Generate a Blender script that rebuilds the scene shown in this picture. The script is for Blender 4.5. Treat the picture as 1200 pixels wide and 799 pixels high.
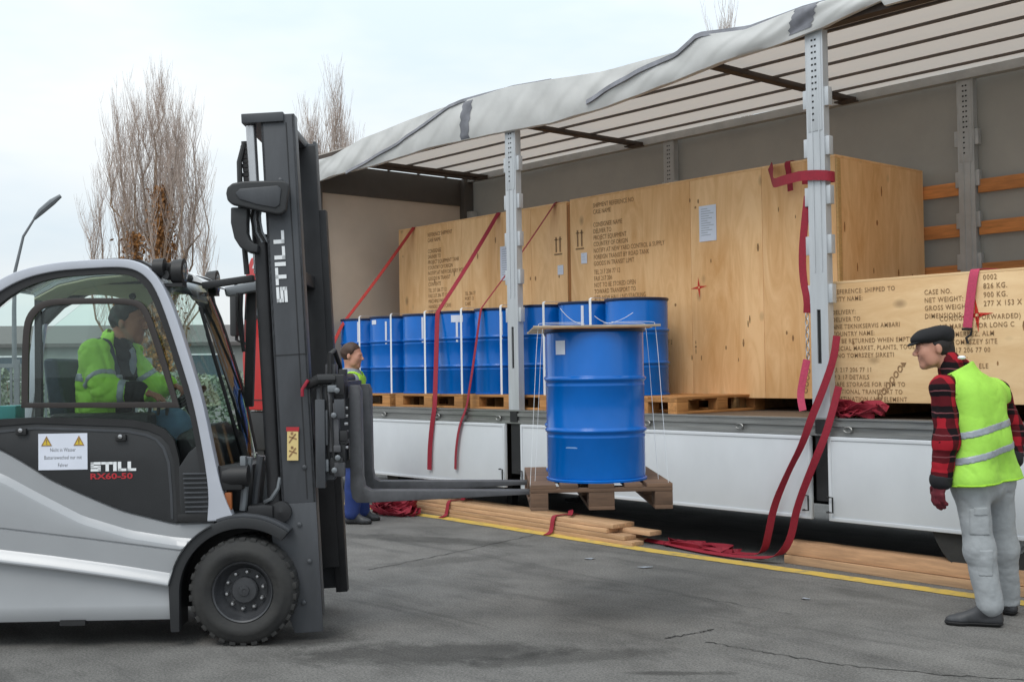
import bpy, bmesh, math, random
import numpy as np
from mathutils import Vector, Matrix

for _o in list(bpy.data.objects):
    bpy.data.objects.remove(_o)
SC = bpy.context.scene
COL = SC.collection
R = math.radians
random.seed(7)

# ------------------------------------------------------------------ camera
cam_d = bpy.data.cameras.new('camera')
cam = bpy.data.objects.new('camera', cam_d)
COL.objects.link(cam)
cam_d.sensor_width = 36.0
cam_d.lens = 1363.27 / 1200 * 36
cam_d.clip_start = 0.05
cam_d.clip_end = 2000
_f = Vector((-0.75460915, 0.6557614, 0.02328142)).normalized()
_r = Vector((0.6555907, 0.75495942, -0.01539873)).normalized()
_u = _r.cross(_f)
cam.matrix_world = Matrix(((_r.x, _u.x, -_f.x, 0), (_r.y, _u.y, -_f.y, 0), (_r.z, _u.z, -_f.z, 1.5212), (0, 0, 0, 1)))
SC.camera = cam

# ------------------------------------------------------------------ light
SUN_EL, SUN_AZ = R(52), R(200)
w = bpy.data.worlds.new('World')
SC.world = w
w.use_nodes = True
wn, wl = w.node_tree.nodes, w.node_tree.links
wn.clear()
out = wn.new('ShaderNodeOutputWorld')
bg = wn.new('ShaderNodeBackground')
bg.inputs['Strength'].default_value = 0.1
sky = wn.new('ShaderNodeTexSky')
sky.sky_type = 'NISHITA'
sky.sun_disc = False
sky.sun_elevation = SUN_EL
sky.sun_rotation = R(90) - SUN_AZ
sky.dust_density = 3.0
tc = wn.new('ShaderNodeTexCoord')
sep = wn.new('ShaderNodeSeparateXYZ')
wl.new(tc.outputs['Generated'], sep.inputs[0])
# overcast layer: brighter towards the zenith all round, with soft cloud structure
mp = wn.new('ShaderNodeMapping')
mp.inputs['Scale'].default_value = (1.0, 1.0, 3.0)
wl.new(tc.outputs['Generated'], mp.inputs[0])
cn = wn.new('ShaderNodeTexNoise')
cn.inputs['Scale'].default_value = 2.1
cn.inputs['Detail'].default_value = 5
cn.inputs['Roughness'].default_value = 0.55
wl.new(mp.outputs[0], cn.inputs['Vector'])
cr = wn.new('ShaderNodeValToRGB')
cr.color_ramp.elements[0].position = 0.38
cr.color_ramp.elements[0].color = (0.72, 0.835, 0.915, 1)
cr.color_ramp.elements[1].position = 0.60
cr.color_ramp.elements[1].color = (0.90, 0.945, 0.965, 1)
wl.new(cn.outputs['Fac'], cr.inputs[0])
mr = wn.new('ShaderNodeMapRange')
mr.inputs['From Min'].default_value = -0.05
mr.inputs['From Max'].default_value = 1.0
mr.inputs['To Min'].default_value = 8.9
mr.inputs['To Max'].default_value = 19.0
wl.new(sep.outputs['Z'], mr.inputs['Value'])
vm = wn.new('ShaderNodeVectorMath')
vm.operation = 'SCALE'
wl.new(cr.outputs['Color'], vm.inputs[0])
wl.new(mr.outputs[0], vm.inputs['Scale'])
mx = wn.new('ShaderNodeMix')
mx.data_type = 'RGBA'
mx.inputs['Factor'].default_value = 0.93
wl.new(sky.outputs['Color'], mx.inputs['A'])
wl.new(vm.outputs[0], mx.inputs['B'])
wl.new(mx.outputs['Result'], bg.inputs['Color'])
wl.new(bg.outputs[0], out.inputs['Surface'])

sun_d = bpy.data.lights.new('sun', 'SUN')
sun_d.energy = 1.3
sun_d.angle = R(25)
sun_d.color = (1.0, 0.96, 0.9)
sun = bpy.data.objects.new('sun', sun_d)
COL.objects.link(sun)
sun.location = (0, 0, 20)
_sd = Vector((math.cos(SUN_AZ + math.pi / 2) * math.cos(SUN_EL), math.sin(SUN_AZ + math.pi / 2) * math.cos(SUN_EL), math.sin(SUN_EL)))
sun.rotation_euler = _sd.to_track_quat('Z', 'Y').to_euler()

SC.view_settings.view_transform = 'Standard'
SC.view_settings.look = 'None'
SC.view_settings.exposure = 0.0
SC.view_settings.gamma = 1.0

# ------------------------------------------------------------------ helpers
def srgb(r, g, b):
    def c(v):
        v /= 255
        return v / 12.92 if v <= 0.04045 else ((v + 0.055) / 1.055) ** 2.4
    return (c(r), c(g), c(b), 1)

def mat(name, col, rough=0.6, metal=0.0, var=0.12, scale=6.0, stretch=(1, 1, 1), bump=0.0, bscale=None, col2=None, lo=0.35, hi=0.7,
        spec=0.5, rvar=0.1, coat=0.0, rand=0.0):
    """principled material with noise-mixed colour, roughness variation and optional bump"""
    m = bpy.data.materials.new(name)
    m.use_nodes = True
    n, l = m.node_tree.nodes, m.node_tree.links
    p = n['Principled BSDF']
    t = n.new('ShaderNodeTexCoord')
    mp = n.new('ShaderNodeMapping')
    mp.inputs['Scale'].default_value = stretch
    oi = n.new('ShaderNodeObjectInfo')
    vs = n.new('ShaderNodeVectorMath')
    vs.operation = 'MULTIPLY_ADD'
    vs.inputs[1].default_value = (0, 0, 0)
    l.new(t.outputs['Object'], mp.inputs[0])
    ad = n.new('ShaderNodeVectorMath')
    ad.operation = 'ADD'
    sc = n.new('ShaderNodeMath')
    sc.operation = 'MULTIPLY'
    sc.inputs[1].default_value = 37.0
    l.new(oi.outputs['Random'], sc.inputs[0])
    l.new(mp.outputs[0], ad.inputs[0])
    l.new(sc.outputs[0], ad.inputs[1])
    nz = n.new('ShaderNodeTexNoise')
    nz.inputs['Scale'].default_value = scale
    nz.inputs['Detail'].default_value = 6
    nz.inputs['Roughness'].default_value = 0.6
    l.new(ad.outputs[0], nz.inputs['Vector'])
    rp = n.new('ShaderNodeValToRGB')
    if col2 is None:
        col2 = tuple(min(1, c * (1 + var)) for c in col[:3]) + (1,)
        c1 = tuple(c * (1 - var) for c in col[:3]) + (1,)
    else:
        c1 = col
    rp.color_ramp.elements[0].position = lo
    rp.color_ramp.elements[0].color = c1
    rp.color_ramp.elements[1].position = hi
    rp.color_ramp.elements[1].color = col2
    l.new(nz.outputs['Fac'], rp.inputs[0])
    last = rp.outputs['Color']
    if rand:
        hs = n.new('ShaderNodeHueSaturation')
        m2 = n.new('ShaderNodeMapRange')
        m2.inputs['To Min'].default_value = 1 - rand
        m2.inputs['To Max'].default_value = 1 + rand
        l.new(oi.outputs['Random'], m2.inputs['Value'])
        l.new(m2.outputs[0], hs.inputs['Value'])
        l.new(last, hs.inputs['Color'])
        last = hs.outputs['Color']
    l.new(last, p.inputs['Base Color'])
    rr = n.new('ShaderNodeMapRange')
    rr.inputs['To Min'].default_value = max(0.02, rough - rvar)
    rr.inputs['To Max'].default_value = min(1, rough + rvar)
    l.new(nz.outputs['Fac'], rr.inputs['Value'])
    l.new(rr.outputs[0], p.inputs['Roughness'])
    p.inputs['Metallic'].default_value = metal
    p.inputs['Specular IOR Level'].default_value = spec
    p.inputs['Coat Weight'].default_value = coat
    if bump:
        b = n.new('ShaderNodeBump')
        b.inputs['Strength'].default_value = bump
        b.inputs['Distance'].default_value = 0.01
        if bscale:
            nb = n.new('ShaderNodeTexNoise')
            nb.inputs['Scale'].default_value = bscale
            nb.inputs['Detail'].default_value = 4
            l.new(ad.outputs[0], nb.inputs['Vector'])
            l.new(nb.outputs['Fac'], b.inputs['Height'])
        else:
            l.new(nz.outputs['Fac'], b.inputs['Height'])
        l.new(b.outputs[0], p.inputs['Normal'])
    return m

class MB:
    """collects simple solids into one mesh"""
    def __init__(s):
        s.v, s.f = [], []
    def add(s, vs, fs):
        o = len(s.v)
        s.v += [tuple(v) for v in vs]
        s.f += [tuple(i + o for i in f) for f in fs]
        return s
    def box(s, x0, x1, y0, y1, z0, z1, M=None):
        vs = [(x, y, z) for x in (x0, x1) for y in (y0, y1) for z in (z0, z1)]
        if M is not None:
            vs = [tuple(M @ Vector(v)) for v in vs]
        return s.add(vs, [(0, 1, 3, 2), (4, 6, 7, 5), (0, 4, 5, 1), (2, 3, 7, 6), (0, 2, 6, 4), (1, 5, 7, 3)])
    def bar(s, a, b, w, h, up=(0, 0, 1)):
        """rectangular bar from a to b, w across, h along up"""
        a, b, up = Vector(a), Vector(b), Vector(up)
        d = (b - a).normalized()
        sd = d.cross(up)
        if sd.length < 1e-6:
            sd = d.cross(Vector((1, 0, 0)))
        sd.normalize()
        u2 = sd.cross(d)
        vs = []
        for p in (a, b):
            for i, j in ((-1, -1), (1, -1), (1, 1), (-1, 1)):
                vs.append(p + sd * (i * w / 2) + u2 * (j * h / 2))
        return s.add(vs, [(3, 2, 1, 0), (4, 5, 6, 7), (0, 1, 5, 4), (1, 2, 6, 5), (2, 3, 7, 6), (3, 0, 4, 7)])
    def tube(s, pts, r, n=8, cap=True):
        pts = [Vector(p) for p in pts]
        rs = r if isinstance(r, (list, tuple)) else [r] * len(pts)
        rings = []
        ref = None
        for i, p in enumerate(pts):
            d = (pts[min(i + 1, len(pts) - 1)] - pts[max(i - 1, 0)]).normalized()
            if ref is None:
                ref = d.orthogonal().normalized()
            ref = (ref - d * ref.dot(d))
            ref = ref.normalized() if ref.length > 1e-6 else d.orthogonal().normalized()
            q = d.cross(ref)
            rings.append([p + (ref * math.cos(2 * math.pi * k / n) + q * math.sin(2 * math.pi * k / n)) * rs[i] for k in range(n)])
        vs = [v for rg in rings for v in rg]
        fs = []
        for i in range(len(pts) - 1):
            for k in range(n):
                a, b = i * n + k, i * n + (k + 1) % n
                fs.append((a, b, b + n, a + n))
        if cap:
            fs.append(tuple(reversed(range(n))))
            fs.append(tuple(range((len(pts) - 1) * n, len(pts) * n)))
        return s.add(vs, fs)
    def lathe(s, prof, n=32, axis='z', c=(0, 0, 0), cap=True):
        """prof: (radius, height) along axis"""
        vs = []
        for r_, h in prof:
            for k in range(n):
                a = 2 * math.pi * k / n
                x, y = r_ * math.cos(a), r_ * math.sin(a)
                v = (x, y, h) if axis == 'z' else ((x, -h, y) if axis == '-y' else (h, x, y))
                vs.append((v[0] + c[0], v[1] + c[1], v[2] + c[2]))
        fs = []
        for i in range(len(prof) - 1):
            for k in range(n):
                a, b = i * n + k, i * n + (k + 1) % n
                fs.append((a, b, b + n, a + n))
        if cap and prof[0][0] > 1e-5:
            fs.append(tuple(reversed(range(n))))
        if cap and prof[-1][0] > 1e-5:
            fs.append(tuple(range((len(prof) - 1) * n, len(prof) * n)))
        return s.add(vs, fs)
    def prism(s, poly, y0, y1):
        """(x, z) polygon extruded along y"""
        n = len(poly)
        a = sum(poly[i][0] * poly[(i + 1) % n][1] - poly[(i + 1) % n][0] * poly[i][1] for i in range(n))
        if a < 0:
            poly = poly[::-1]
        vs = [(x, y0, z) for x, z in poly] + [(x, y1, z) for x, z in poly]
        fs = [tuple(range(n)), tuple(reversed(range(n, 2 * n)))]
        for i in range(n):
            j = (i + 1) % n
            fs.append((j, i, i + n, j + n))
        return s.add(vs, fs)
    def band(s, outer, inner, y0, y1, close=False):
        """strip between two (x, z) polylines of equal length, extruded along y"""
        n = len(outer)
        vs = []
        for a, b in zip(outer, inner):
            vs += [(a[0], y0, a[1]), (b[0], y0, b[1]), (b[0], y1, b[1]), (a[0], y1, a[1])]
        fs = []
        for i in range(n if close else n - 1):
            p, q = i * 4, ((i + 1) % n) * 4
            for k in range(4):
                k2 = (k + 1) % 4
                fs.append((p + k, q + k, q + k2, p + k2))
        if not close:
            fs += [(0, 1, 2, 3), ((n - 1) * 4 + 3, (n - 1) * 4 + 2, (n - 1) * 4 + 1, (n - 1) * 4)]
        return s.add(vs, fs)
    def ribbon(s, pts, w, t=0.003, side=None):
        """flat webbing along pts; side: vector (or list) across the web"""
        pts = [Vector(p) for p in pts]
        vs, fs = [], []
        for i, p in enumerate(pts):
            d = (pts[min(i + 1, len(pts) - 1)] - pts[max(i - 1, 0)]).normalized()
            sd = Vector(side[i] if isinstance(side, list) else side)
            sd = (sd - d * sd.dot(d)).normalized()
            nn = d.cross(sd)
            for a, b in ((-1, -1), (1, -1), (1, 1), (-1, 1)):
                vs.append(p + sd * (a * w / 2) + nn * (b * t / 2))
        for i in range(len(pts) - 1):
            for k in range(4):
                a, b = i * 4 + k, i * 4 + (k + 1) % 4
                fs.append((a, b, b + 4, a + 4))
        m = (len(pts) - 1) * 4
        fs += [(3, 2, 1, 0), (m, m + 1, m + 2, m + 3)]
        return s.add(vs, fs)
    def mesh(s, name, m, bevel=0.0, smooth=35, seg=2):
        me = bpy.data.meshes.new(name)
        me.from_pydata(s.v, [], s.f)
        bm = bmesh.new()
        bm.from_mesh(me)
        bmesh.ops.recalc_face_normals(bm, faces=bm.faces)
        if bevel:
            es = [e for e in bm.edges if len(e.link_faces) == 2 and e.calc_face_angle(0) > R(25)]
            bmesh.ops.bevel(bm, geom=es, offset=bevel, segments=seg, affect='EDGES', profile=0.6, clamp_overlap=True)
        bm.to_mesh(me)
        bm.free()
        if smooth:
            me.shade_smooth()
            me.set_sharp_from_angle(angle=R(smooth))
        if m:
            me.materials.append(m)
        return me
    def build(s, name, m, parent=None, bevel=0.0, smooth=35, label=None, seg=2):
        return link(name, s.mesh(name, m, bevel, smooth, seg), parent, label)

def link(name, me, parent=None, label=None):
    o = bpy.data.objects.new(name, me)
    COL.objects.link(o)
    o.parent = parent
    if label:
        o['label'] = label
    return o

def thing(name, label, cat, loc=(0, 0, 0), rotz=0.0, group=None):
    o = bpy.data.objects.new(name, None)
    o.empty_display_size = 0.2
    COL.objects.link(o)
    o.location = loc
    o.rotation_euler = (0, 0, rotz)
    tag(o, label, cat, group)
    return o

def soft(P, it=2, close=False):
    """rounds the corners of a polyline"""
    for _ in range(it):
        Q = [] if close else [P[0]]
        for i in range(len(P) if close else len(P) - 1):
            a, b = P[i], P[(i + 1) % len(P)]
            Q += [tuple(a[k] * .75 + b[k] * .25 for k in range(len(a))), tuple(a[k] * .25 + b[k] * .75 for k in range(len(a)))]
        if not close:
            Q.append(P[-1])
        P = Q
    return P

def tag(o, label, cat, group=None):
    o['label'] = label
    o['category'] = cat
    if group:
        o['group'] = group
    return o

def dup(root, loc, rotz, label, group=None):
    c = root.copy()
    COL.objects.link(c)
    c.location = loc
    c.rotation_euler = (0, 0, rotz)
    c['label'] = label
    if group:
        c['group'] = group
    for ch in list(root.children):
        d = ch.copy()
        COL.objects.link(d)
        d.parent = c
        for g in list(ch.children):
            e = g.copy()
            COL.objects.link(e)
            e.parent = d
    return c

def text_mesh(name, body, size, m, spacing=1.0, line=1.0, bold=0.0, depth=0.0):
    """lettering lying in the x-z plane, facing -y, top left at the origin"""
    cu = bpy.data.curves.new(name, 'FONT')
    cu.body = body
    cu.size = size
    cu.space_character = spacing
    cu.space_line = line
    cu.offset = bold
    cu.extrude = depth
    cu.resolution_u = 2
    cu.align_y = 'TOP'
    o = bpy.data.objects.new(name, cu)
    COL.objects.link(o)
    dg = bpy.context.evaluated_depsgraph_get()
    me = bpy.data.meshes.new_from_object(o.evaluated_get(dg))
    bpy.data.objects.remove(o)
    me.transform(Matrix.Rotation(R(90), 4, 'X'))
    me.materials.clear()
    me.materials.append(m)
    me.name = name
    return me

# ---- signed-distance modelling for bodies, clothes and other soft shapes
class SDF:
    def __init__(s, lo, hi, h):
        s.lo, s.h = np.array(lo, float), h
        s.n = np.ceil((np.array(hi, float) - s.lo) / h).astype(int) + 1
        s.f = np.full(s.n, 1.0, np.float32)
        s.ax = [s.lo[i] + np.arange(s.n[i]) * h for i in range(3)]
    def _sub(s, lo, hi):
        a = np.clip(np.floor((np.array(lo) - s.lo) / s.h).astype(int), 0, s.n - 1)
        b = np.clip(np.ceil((np.array(hi) - s.lo) / s.h).astype(int) + 1, 1, s.n)
        sl = tuple(slice(i, j) for i, j in zip(a, b))
        X = s.ax[0][sl[0]][:, None, None]
        Y = s.ax[1][sl[1]][None, :, None]
        Z = s.ax[2][sl[2]][None, None, :]
        return sl, X, Y, Z
    def _mix(s, sl, d, k):
        f = s.f[sl]
        if f.size == 0:
            return
        if k <= 0:
            s.f[sl] = np.minimum(f, d)
        else:
            h = np.clip(0.5 + 0.5 * (f - d) / k, 0, 1)
            s.f[sl] = f * (1 - h) + d * h - k * h * (1 - h)
    def cap(s, a, b, ra, rb=None, k=0.02):
        rb = ra if rb is None else rb
        a, b = np.array(a, float), np.array(b, float)
        m = max(ra, rb) + k * 2 + 0.05
        sl, X, Y, Z = s._sub(np.minimum(a, b) - m, np.maximum(a, b) + m)
        d = b - a
        t = np.clip(((X - a[0]) * d[0] + (Y - a[1]) * d[1] + (Z - a[2]) * d[2]) / max(d @ d, 1e-9), 0, 1)
        q = np.sqrt((X - a[0] - t * d[0]) ** 2 + (Y - a[1] - t * d[1]) ** 2 + (Z - a[2] - t * d[2]) ** 2)
        s._mix(sl, q - (ra + (rb - ra) * t), k)
        return s
    def ell(s, c, r, k=0.02, M=None):
        c = np.array(c, float)
        r = np.array(r, float)
        m = r.max() + k * 2 + 0.04
        sl, X, Y, Z = s._sub(c - m, c + m)
        P = [X - c[0], Y - c[1], Z - c[2]]
        if M is not None:
            P = [P[0] * M[0][i] + P[1] * M[1][i] + P[2] * M[2][i] for i in range(3)]
        k0 = np.sqrt((P[0] / r[0]) ** 2 + (P[1] / r[1]) ** 2 + (P[2] / r[2]) ** 2)
        k1 = np.sqrt((P[0] / r[0] ** 2) ** 2 + (P[1] / r[1] ** 2) ** 2 + (P[2] / r[2] ** 2) ** 2)
        s._mix(sl, k0 * (k0 - 1) / np.maximum(k1, 1e-6), k)
        return s
    def grid(s):
        return s.ax[0][:, None, None], s.ax[1][None, :, None], s.ax[2][None, None, :]
    def cut(s, d):
        s.f = np.maximum(s.f, d.astype(np.float32))
        return s
    def cutcap(s, a, b, r, k=0.0):
        t = SDF.__new__(SDF)
        t.lo, t.h, t.n, t.ax = s.lo, s.h, s.n, s.ax
        t.f = np.full(s.n, 1.0, np.float32)
        t.cap(a, b, r, None, 0)
        s.f = np.maximum(s.f, -t.f)
        return s
    def wrinkle(s, amp, fr=38.0, seed=0):
        X, Y, Z = s.grid()
        rg = np.random.default_rng(seed)
        w = 0
        for i in range(5):
            v = rg.normal(size=3) * np.array([1, 1, 1.4])
            v = v / np.linalg.norm(v) * fr * (0.6 + 0.35 * i)
            w = w + np.sin(X * v[0] + Y * v[1] + Z * v[2] + rg.uniform(0, 6) + 1.5 * np.sin(Z * fr * 0.4 + X * 9 + i)) / (1 + 0.5 * i)
        s.f = s.f + (amp * w / 2).astype(np.float32)
        return s
    def crease(s, amp, fr=20.0, seed=0):
        """sharp cloth creases: narrow valleys between broad rounded folds"""
        X, Y, Z = s.grid()
        rg = np.random.default_rng(seed)
        w = 0
        for i in range(4):
            v = rg.normal(size=3) * np.array([.8, .8, 1.2])
            v = v / np.linalg.norm(v) * fr * (0.7 + 0.4 * i)
            ph = X * v[0] + Y * v[1] + Z * v[2] + rg.uniform(0, 6) + 1.3 * np.sin(Z * 11 + X * 7 + i) + .8 * np.sin(X * 17 - Z * 5 + Y * 13)
            w = w + (1 - np.abs(np.sin(ph))) ** 3 / (1 + .5 * i)
        s.f = s.f + (amp * (w - .5)).astype(np.float32)
        return s
    def copy(s):
        t = SDF.__new__(SDF)
        t.lo, t.h, t.n, t.ax, t.f = s.lo, s.h, s.n, s.ax, s.f.copy()
        return t
    def mesh(s, name, m, smooth_it=1):
        f = s.f.copy()
        for a in range(3):
            ix = [slice(None)] * 3
            ix[a] = 0
            f[tuple(ix)] = 1
            ix[a] = -1
            f[tuple(ix)] = 1
        S = f < 0
        nx, ny, nz = f.shape
        cnt = np.zeros((nx - 1, ny - 1, nz - 1), np.int8)
        offs = [(i, j, k) for i in (0, 1) for j in (0, 1) for k in (0, 1)]
        for i, j, k in offs:
            cnt += S[i:nx - 1 + i, j:ny - 1 + j, k:nz - 1 + k]
        act = np.argwhere((cnt > 0) & (cnt < 8))
        idx = np.full(cnt.shape, -1, np.int64)
        idx[tuple(act.T)] = np.arange(len(act))
        acc = np.zeros((len(act), 3))
        num = np.zeros(len(act))
        for a in range(3):
            for o in offs:
                if o[a]:
                    continue
                p = act + np.array(o)
                q = p.copy()
                q[:, a] += 1
                fa, fb = f[tuple(p.T)], f[tuple(q.T)]
                c = (fa < 0) != (fb < 0)
                t = fa[c] / (fa[c] - fb[c])
                pp = p[c].astype(float)
                pp[:, a] += t
                acc[c] += pp
                num[c] += 1
        vs = s.lo + acc / num[:, None] * s.h
        fs = []
        for a in range(3):
            b, c = (a + 1) % 3, (a + 2) % 3
            sl0 = [slice(None)] * 3
            sl1 = [slice(None)] * 3
            sl0[a] = slice(0, -1)
            sl1[a] = slice(1, None)
            e = np.argwhere(S[tuple(sl0)] != S[tuple(sl1)])
            if len(e) == 0:
                continue
            e = e[(e[:, b] > 0) & (e[:, c] > 0)]
            fl = S[tuple(e.T)]
            q = []
            for db, dc in ((1, 1), (0, 1), (0, 0), (1, 0)):
                g = e.copy()
                g[:, b] -= db
                g[:, c] -= dc
                q.append(idx[tuple(g.T)])
            q = np.stack(q, 1)
            q[~fl] = q[~fl][:, ::-1]
            fs.append(q)
        fs = np.concatenate(fs)
        me = bpy.data.meshes.new(name)
        me.from_pydata(vs.tolist(), [], fs.tolist())
        me.shade_smooth()
        if m:
            me.materials.append(m)
        return me
    def build(s, name, m, parent=None, label=None):
        return link(name, s.mesh(name, m), parent, label)
# ------------------------------------------------------------------ materials
def plywood(name, c_dark, c_light, grain='z', knots=True):
    m = bpy.data.materials.new(name)
    m.use_nodes = True
    n, l = m.node_tree.nodes, m.node_tree.links
    p = n['Principled BSDF']
    p.inputs['Roughness'].default_value = 0.62
    p.inputs['Specular IOR Level'].default_value = 0.3
    t = n.new('ShaderNodeTexCoord')
    oi = n.new('ShaderNodeObjectInfo')
    ml = n.new('ShaderNodeMath')
    ml.operation = 'MULTIPLY'
    ml.inputs[1].default_value = 53.0
    l.new(oi.outputs['Random'], ml.inputs[0])
    ad = n.new('ShaderNodeVectorMath')
    l.new(t.outputs['Object'], ad.inputs[0])
    l.new(ml.outputs[0], ad.inputs[1])
    mp = n.new('ShaderNodeMapping')
    mp.inputs['Scale'].default_value = {'z': (4.5, 4.5, 0.8), 'x': (0.8, 4.5, 4.5)}[grain]
    l.new(ad.outputs[0], mp.inputs[0])
    a = n.new('ShaderNodeTexNoise')
    a.inputs['Scale'].default_value = 1.3
    a.inputs['Detail'].default_value = 8
    a.inputs['Roughness'].default_value = 0.65
    a.inputs['Distortion'].default_value = 2.4
    l.new(mp.outputs[0], a.inputs['Vector'])
    mp2 = n.new('ShaderNodeMapping')
    mp2.inputs['Scale'].default_value = {'z': (1.2, 1.2, 0.5), 'x': (0.5, 1.2, 1.2)}[grain]
    l.new(ad.outputs[0], mp2.inputs[0])
    b = n.new('ShaderNodeTexNoise')
    b.inputs['Scale'].default_value = 1.6
    b.inputs['Detail'].default_value = 3
    l.new(mp2.outputs[0], b.inputs['Vector'])
    mm = n.new('ShaderNodeMix')
    mm.data_type = 'FLOAT'
    mm.inputs['Factor'].default_value = 0.5
    l.new(a.outputs['Fac'], mm.inputs['A'])
    l.new(b.outputs['Fac'], mm.inputs['B'])
    r = n.new('ShaderNodeValToRGB')
    r.color_ramp.elements[0].position = 0.34
    r.color_ramp.elements[0].color = c_dark
    r.color_ramp.elements[1].position = 0.6
    r.color_ramp.elements[1].color = c_light
    l.new(mm.outputs['Result'], r.inputs[0])
    last = r.outputs['Color']
    if knots:
        mp3 = n.new('ShaderNodeMapping')
        mp3.inputs['Scale'].default_value = {'z': (3.2, 3.2, 1.9), 'x': (1.9, 3.2, 3.2)}[grain]
        l.new(ad.outputs[0], mp3.inputs[0])
        v = n.new('ShaderNodeTexVoronoi')
        v.inputs['Scale'].default_value = 1.0
        l.new(mp3.outputs[0], v.inputs['Vector'])
        k = n.new('ShaderNodeValToRGB')
        k.color_ramp.elements[0].position = 0.045
        k.color_ramp.elements[0].color = (1, 1, 1, 1)
        k.color_ramp.elements[1].position = 0.13
        k.color_ramp.elements[1].color = (0, 0, 0, 1)
        l.new(v.outputs['Distance'], k.inputs[0])
        kg = n.new('ShaderNodeMath')
        kg.operation = 'MULTIPLY'
        kg.inputs[1].default_value = 0.5
        l.new(k.outputs['Color'], kg.inputs[0])
        mk = n.new('ShaderNodeMix')
        mk.data_type = 'RGBA'
        mk.inputs['B'].default_value = (0.1, 0.05, 0.022, 1)
        l.new(kg.outputs[0], mk.inputs['Factor'])
        l.new(last, mk.inputs['A'])
        last = mk.outputs['Result']
    l.new(last, p.inputs['Base Color'])
    bp = n.new('ShaderNodeBump')
    bp.inputs['Strength'].default_value = 0.15
    bp.inputs['Distance'].default_value = 0.005
    l.new(a.outputs['Fac'], bp.inputs['Height'])
    l.new(bp.outputs[0], p.inputs['Normal'])
    return m

def glass(name, tint, rough=0.0, ior=1.42):
    m = bpy.data.materials.new(name)
    m.use_nodes = True
    n, l = m.node_tree.nodes, m.node_tree.links
    n.remove(n['Principled BSDF'])
    o = n['Material Output']
    tr = n.new('ShaderNodeBsdfTransparent')
    tr.inputs['Color'].default_value = tint
    gl = n.new('ShaderNodeBsdfGlossy')
    gl.inputs['Roughness'].default_value = rough
    fr = n.new('ShaderNodeFresnel')
    fr.inputs['IOR'].default_value = ior
    mx_ = n.new('ShaderNodeMixShader')
    l.new(fr.outputs[0], mx_.inputs[0])
    l.new(tr.outputs[0], mx_.inputs[1])
    l.new(gl.outputs[0], mx_.inputs[2])
    l.new(mx_.outputs[0], o.inputs['Surface'])
    return m

def tarp(name, col, trans, rough=0.55, spec=0.4, var=0.1):
    m = mat(name, col, rough, var=var, scale=2.2, bump=0.25, bscale=7, spec=spec)
    n, l = m.node_tree.nodes, m.node_tree.links
    p = n['Principled BSDF']
    t = n.new('ShaderNodeBsdfTranslucent')
    t.inputs['Color'].default_value = col
    mx_ = n.new('ShaderNodeMixShader')
    mx_.inputs[0].default_value = trans
    l.new(p.outputs[0], mx_.inputs[1])
    l.new(t.outputs[0], mx_.inputs[2])
    l.new(mx_.outputs[0], n['Material Output'].inputs['Surface'])
    return m

M = {}
M['ply'] = plywood('plywood_upright_grain', srgb(214, 160, 102), srgb(243, 198, 146), 'z')
M['ply2'] = plywood('plywood_side_grain', srgb(196, 146, 92), srgb(224, 176, 122), 'z')
M['ply3'] = plywood('plywood_level_grain', srgb(214, 174, 126), srgb(236, 202, 156), 'x')
M['ply_edge'] = mat('plywood_edge', srgb(200, 158, 100), 0.7, var=0.15, scale=30, stretch=(1, 1, 3))
M['batten'] = mat('crate_batten', srgb(160, 104, 52), 0.7, var=0.2, scale=12, stretch=(1, 1, 0.2))
M['skid'] = mat('skid_wood', srgb(186, 146, 96), 0.75, var=0.2, scale=9, rand=0.15)
M['lid_wood'] = mat('grey_cover_wood', srgb(172, 154, 130), 0.75, var=0.2, scale=9)
M['pal_new'] = mat('pallet_wood', srgb(176, 124, 72), 0.75, var=0.22, scale=9, stretch=(0.3, 3, 3), bump=0.2, rand=0.15)
M['pal_old'] = mat('weathered_pallet_wood', srgb(104, 80, 63), 0.85, var=0.3, scale=8, stretch=(3, 0.4, 3), bump=0.3, rand=0.2)
M['plank'] = mat('sawn_plank', srgb(194, 156, 120), 0.75, var=0.2, scale=7, stretch=(0.4, 6, 6), bump=0.2, rand=0.16)
M['timber'] = mat('square_timber', srgb(196, 154, 118), 0.75, var=0.2, scale=6, stretch=(0.6, 6, 6), bump=0.2)
M['slat'] = mat('orange_slat_wood', srgb(200, 132, 74), 0.6, var=0.25, scale=7, stretch=(0.5, 5, 5), rand=0.1)
M['blue'] = mat('drum_blue_paint', srgb(0, 98, 184), 0.2, var=0.07, scale=4, rvar=0.09, spec=0.38, bump=0.07, bscale=5)
M['blue_lid'] = mat('drum_lid_paint', srgb(14, 34, 70), 0.4, var=0.1)
M['white_band'] = mat('white_strapping', srgb(225, 228, 232), 0.45, var=0.05)
M['paper'] = mat('paper_sheet', srgb(216, 220, 232), 0.7, var=0.03)
M['ink'] = mat('stencil_ink', srgb(148, 115, 80), 0.8, var=0.35, scale=60)
M['ink2'] = mat('faint_stencil_ink', srgb(146, 108, 68), 0.8, var=0.35, scale=40)
M['ink_red'] = mat('red_paint_mark', srgb(200, 46, 30), 0.7, var=0.2, scale=50)
M['alu'] = mat('aluminium_rail', srgb(150, 150, 148), 0.45, metal=0.7, var=0.18, scale=5, stretch=(0.4, 3, 6), bump=0.05)
M['pillar'] = mat('galvanised_pillar', srgb(192, 195, 198), 0.45, metal=0.35, var=0.08, scale=5, stretch=(3, 3, 0.4))
M['pillar_far'] = mat('dull_pillar', srgb(176, 178, 178), 0.5, metal=0.25, var=0.12, scale=5)
M['panel'] = mat('white_side_board', srgb(206, 209, 213), 0.38, var=0.045, scale=2, stretch=(1.2, 1, .7), rvar=0.06)
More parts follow.
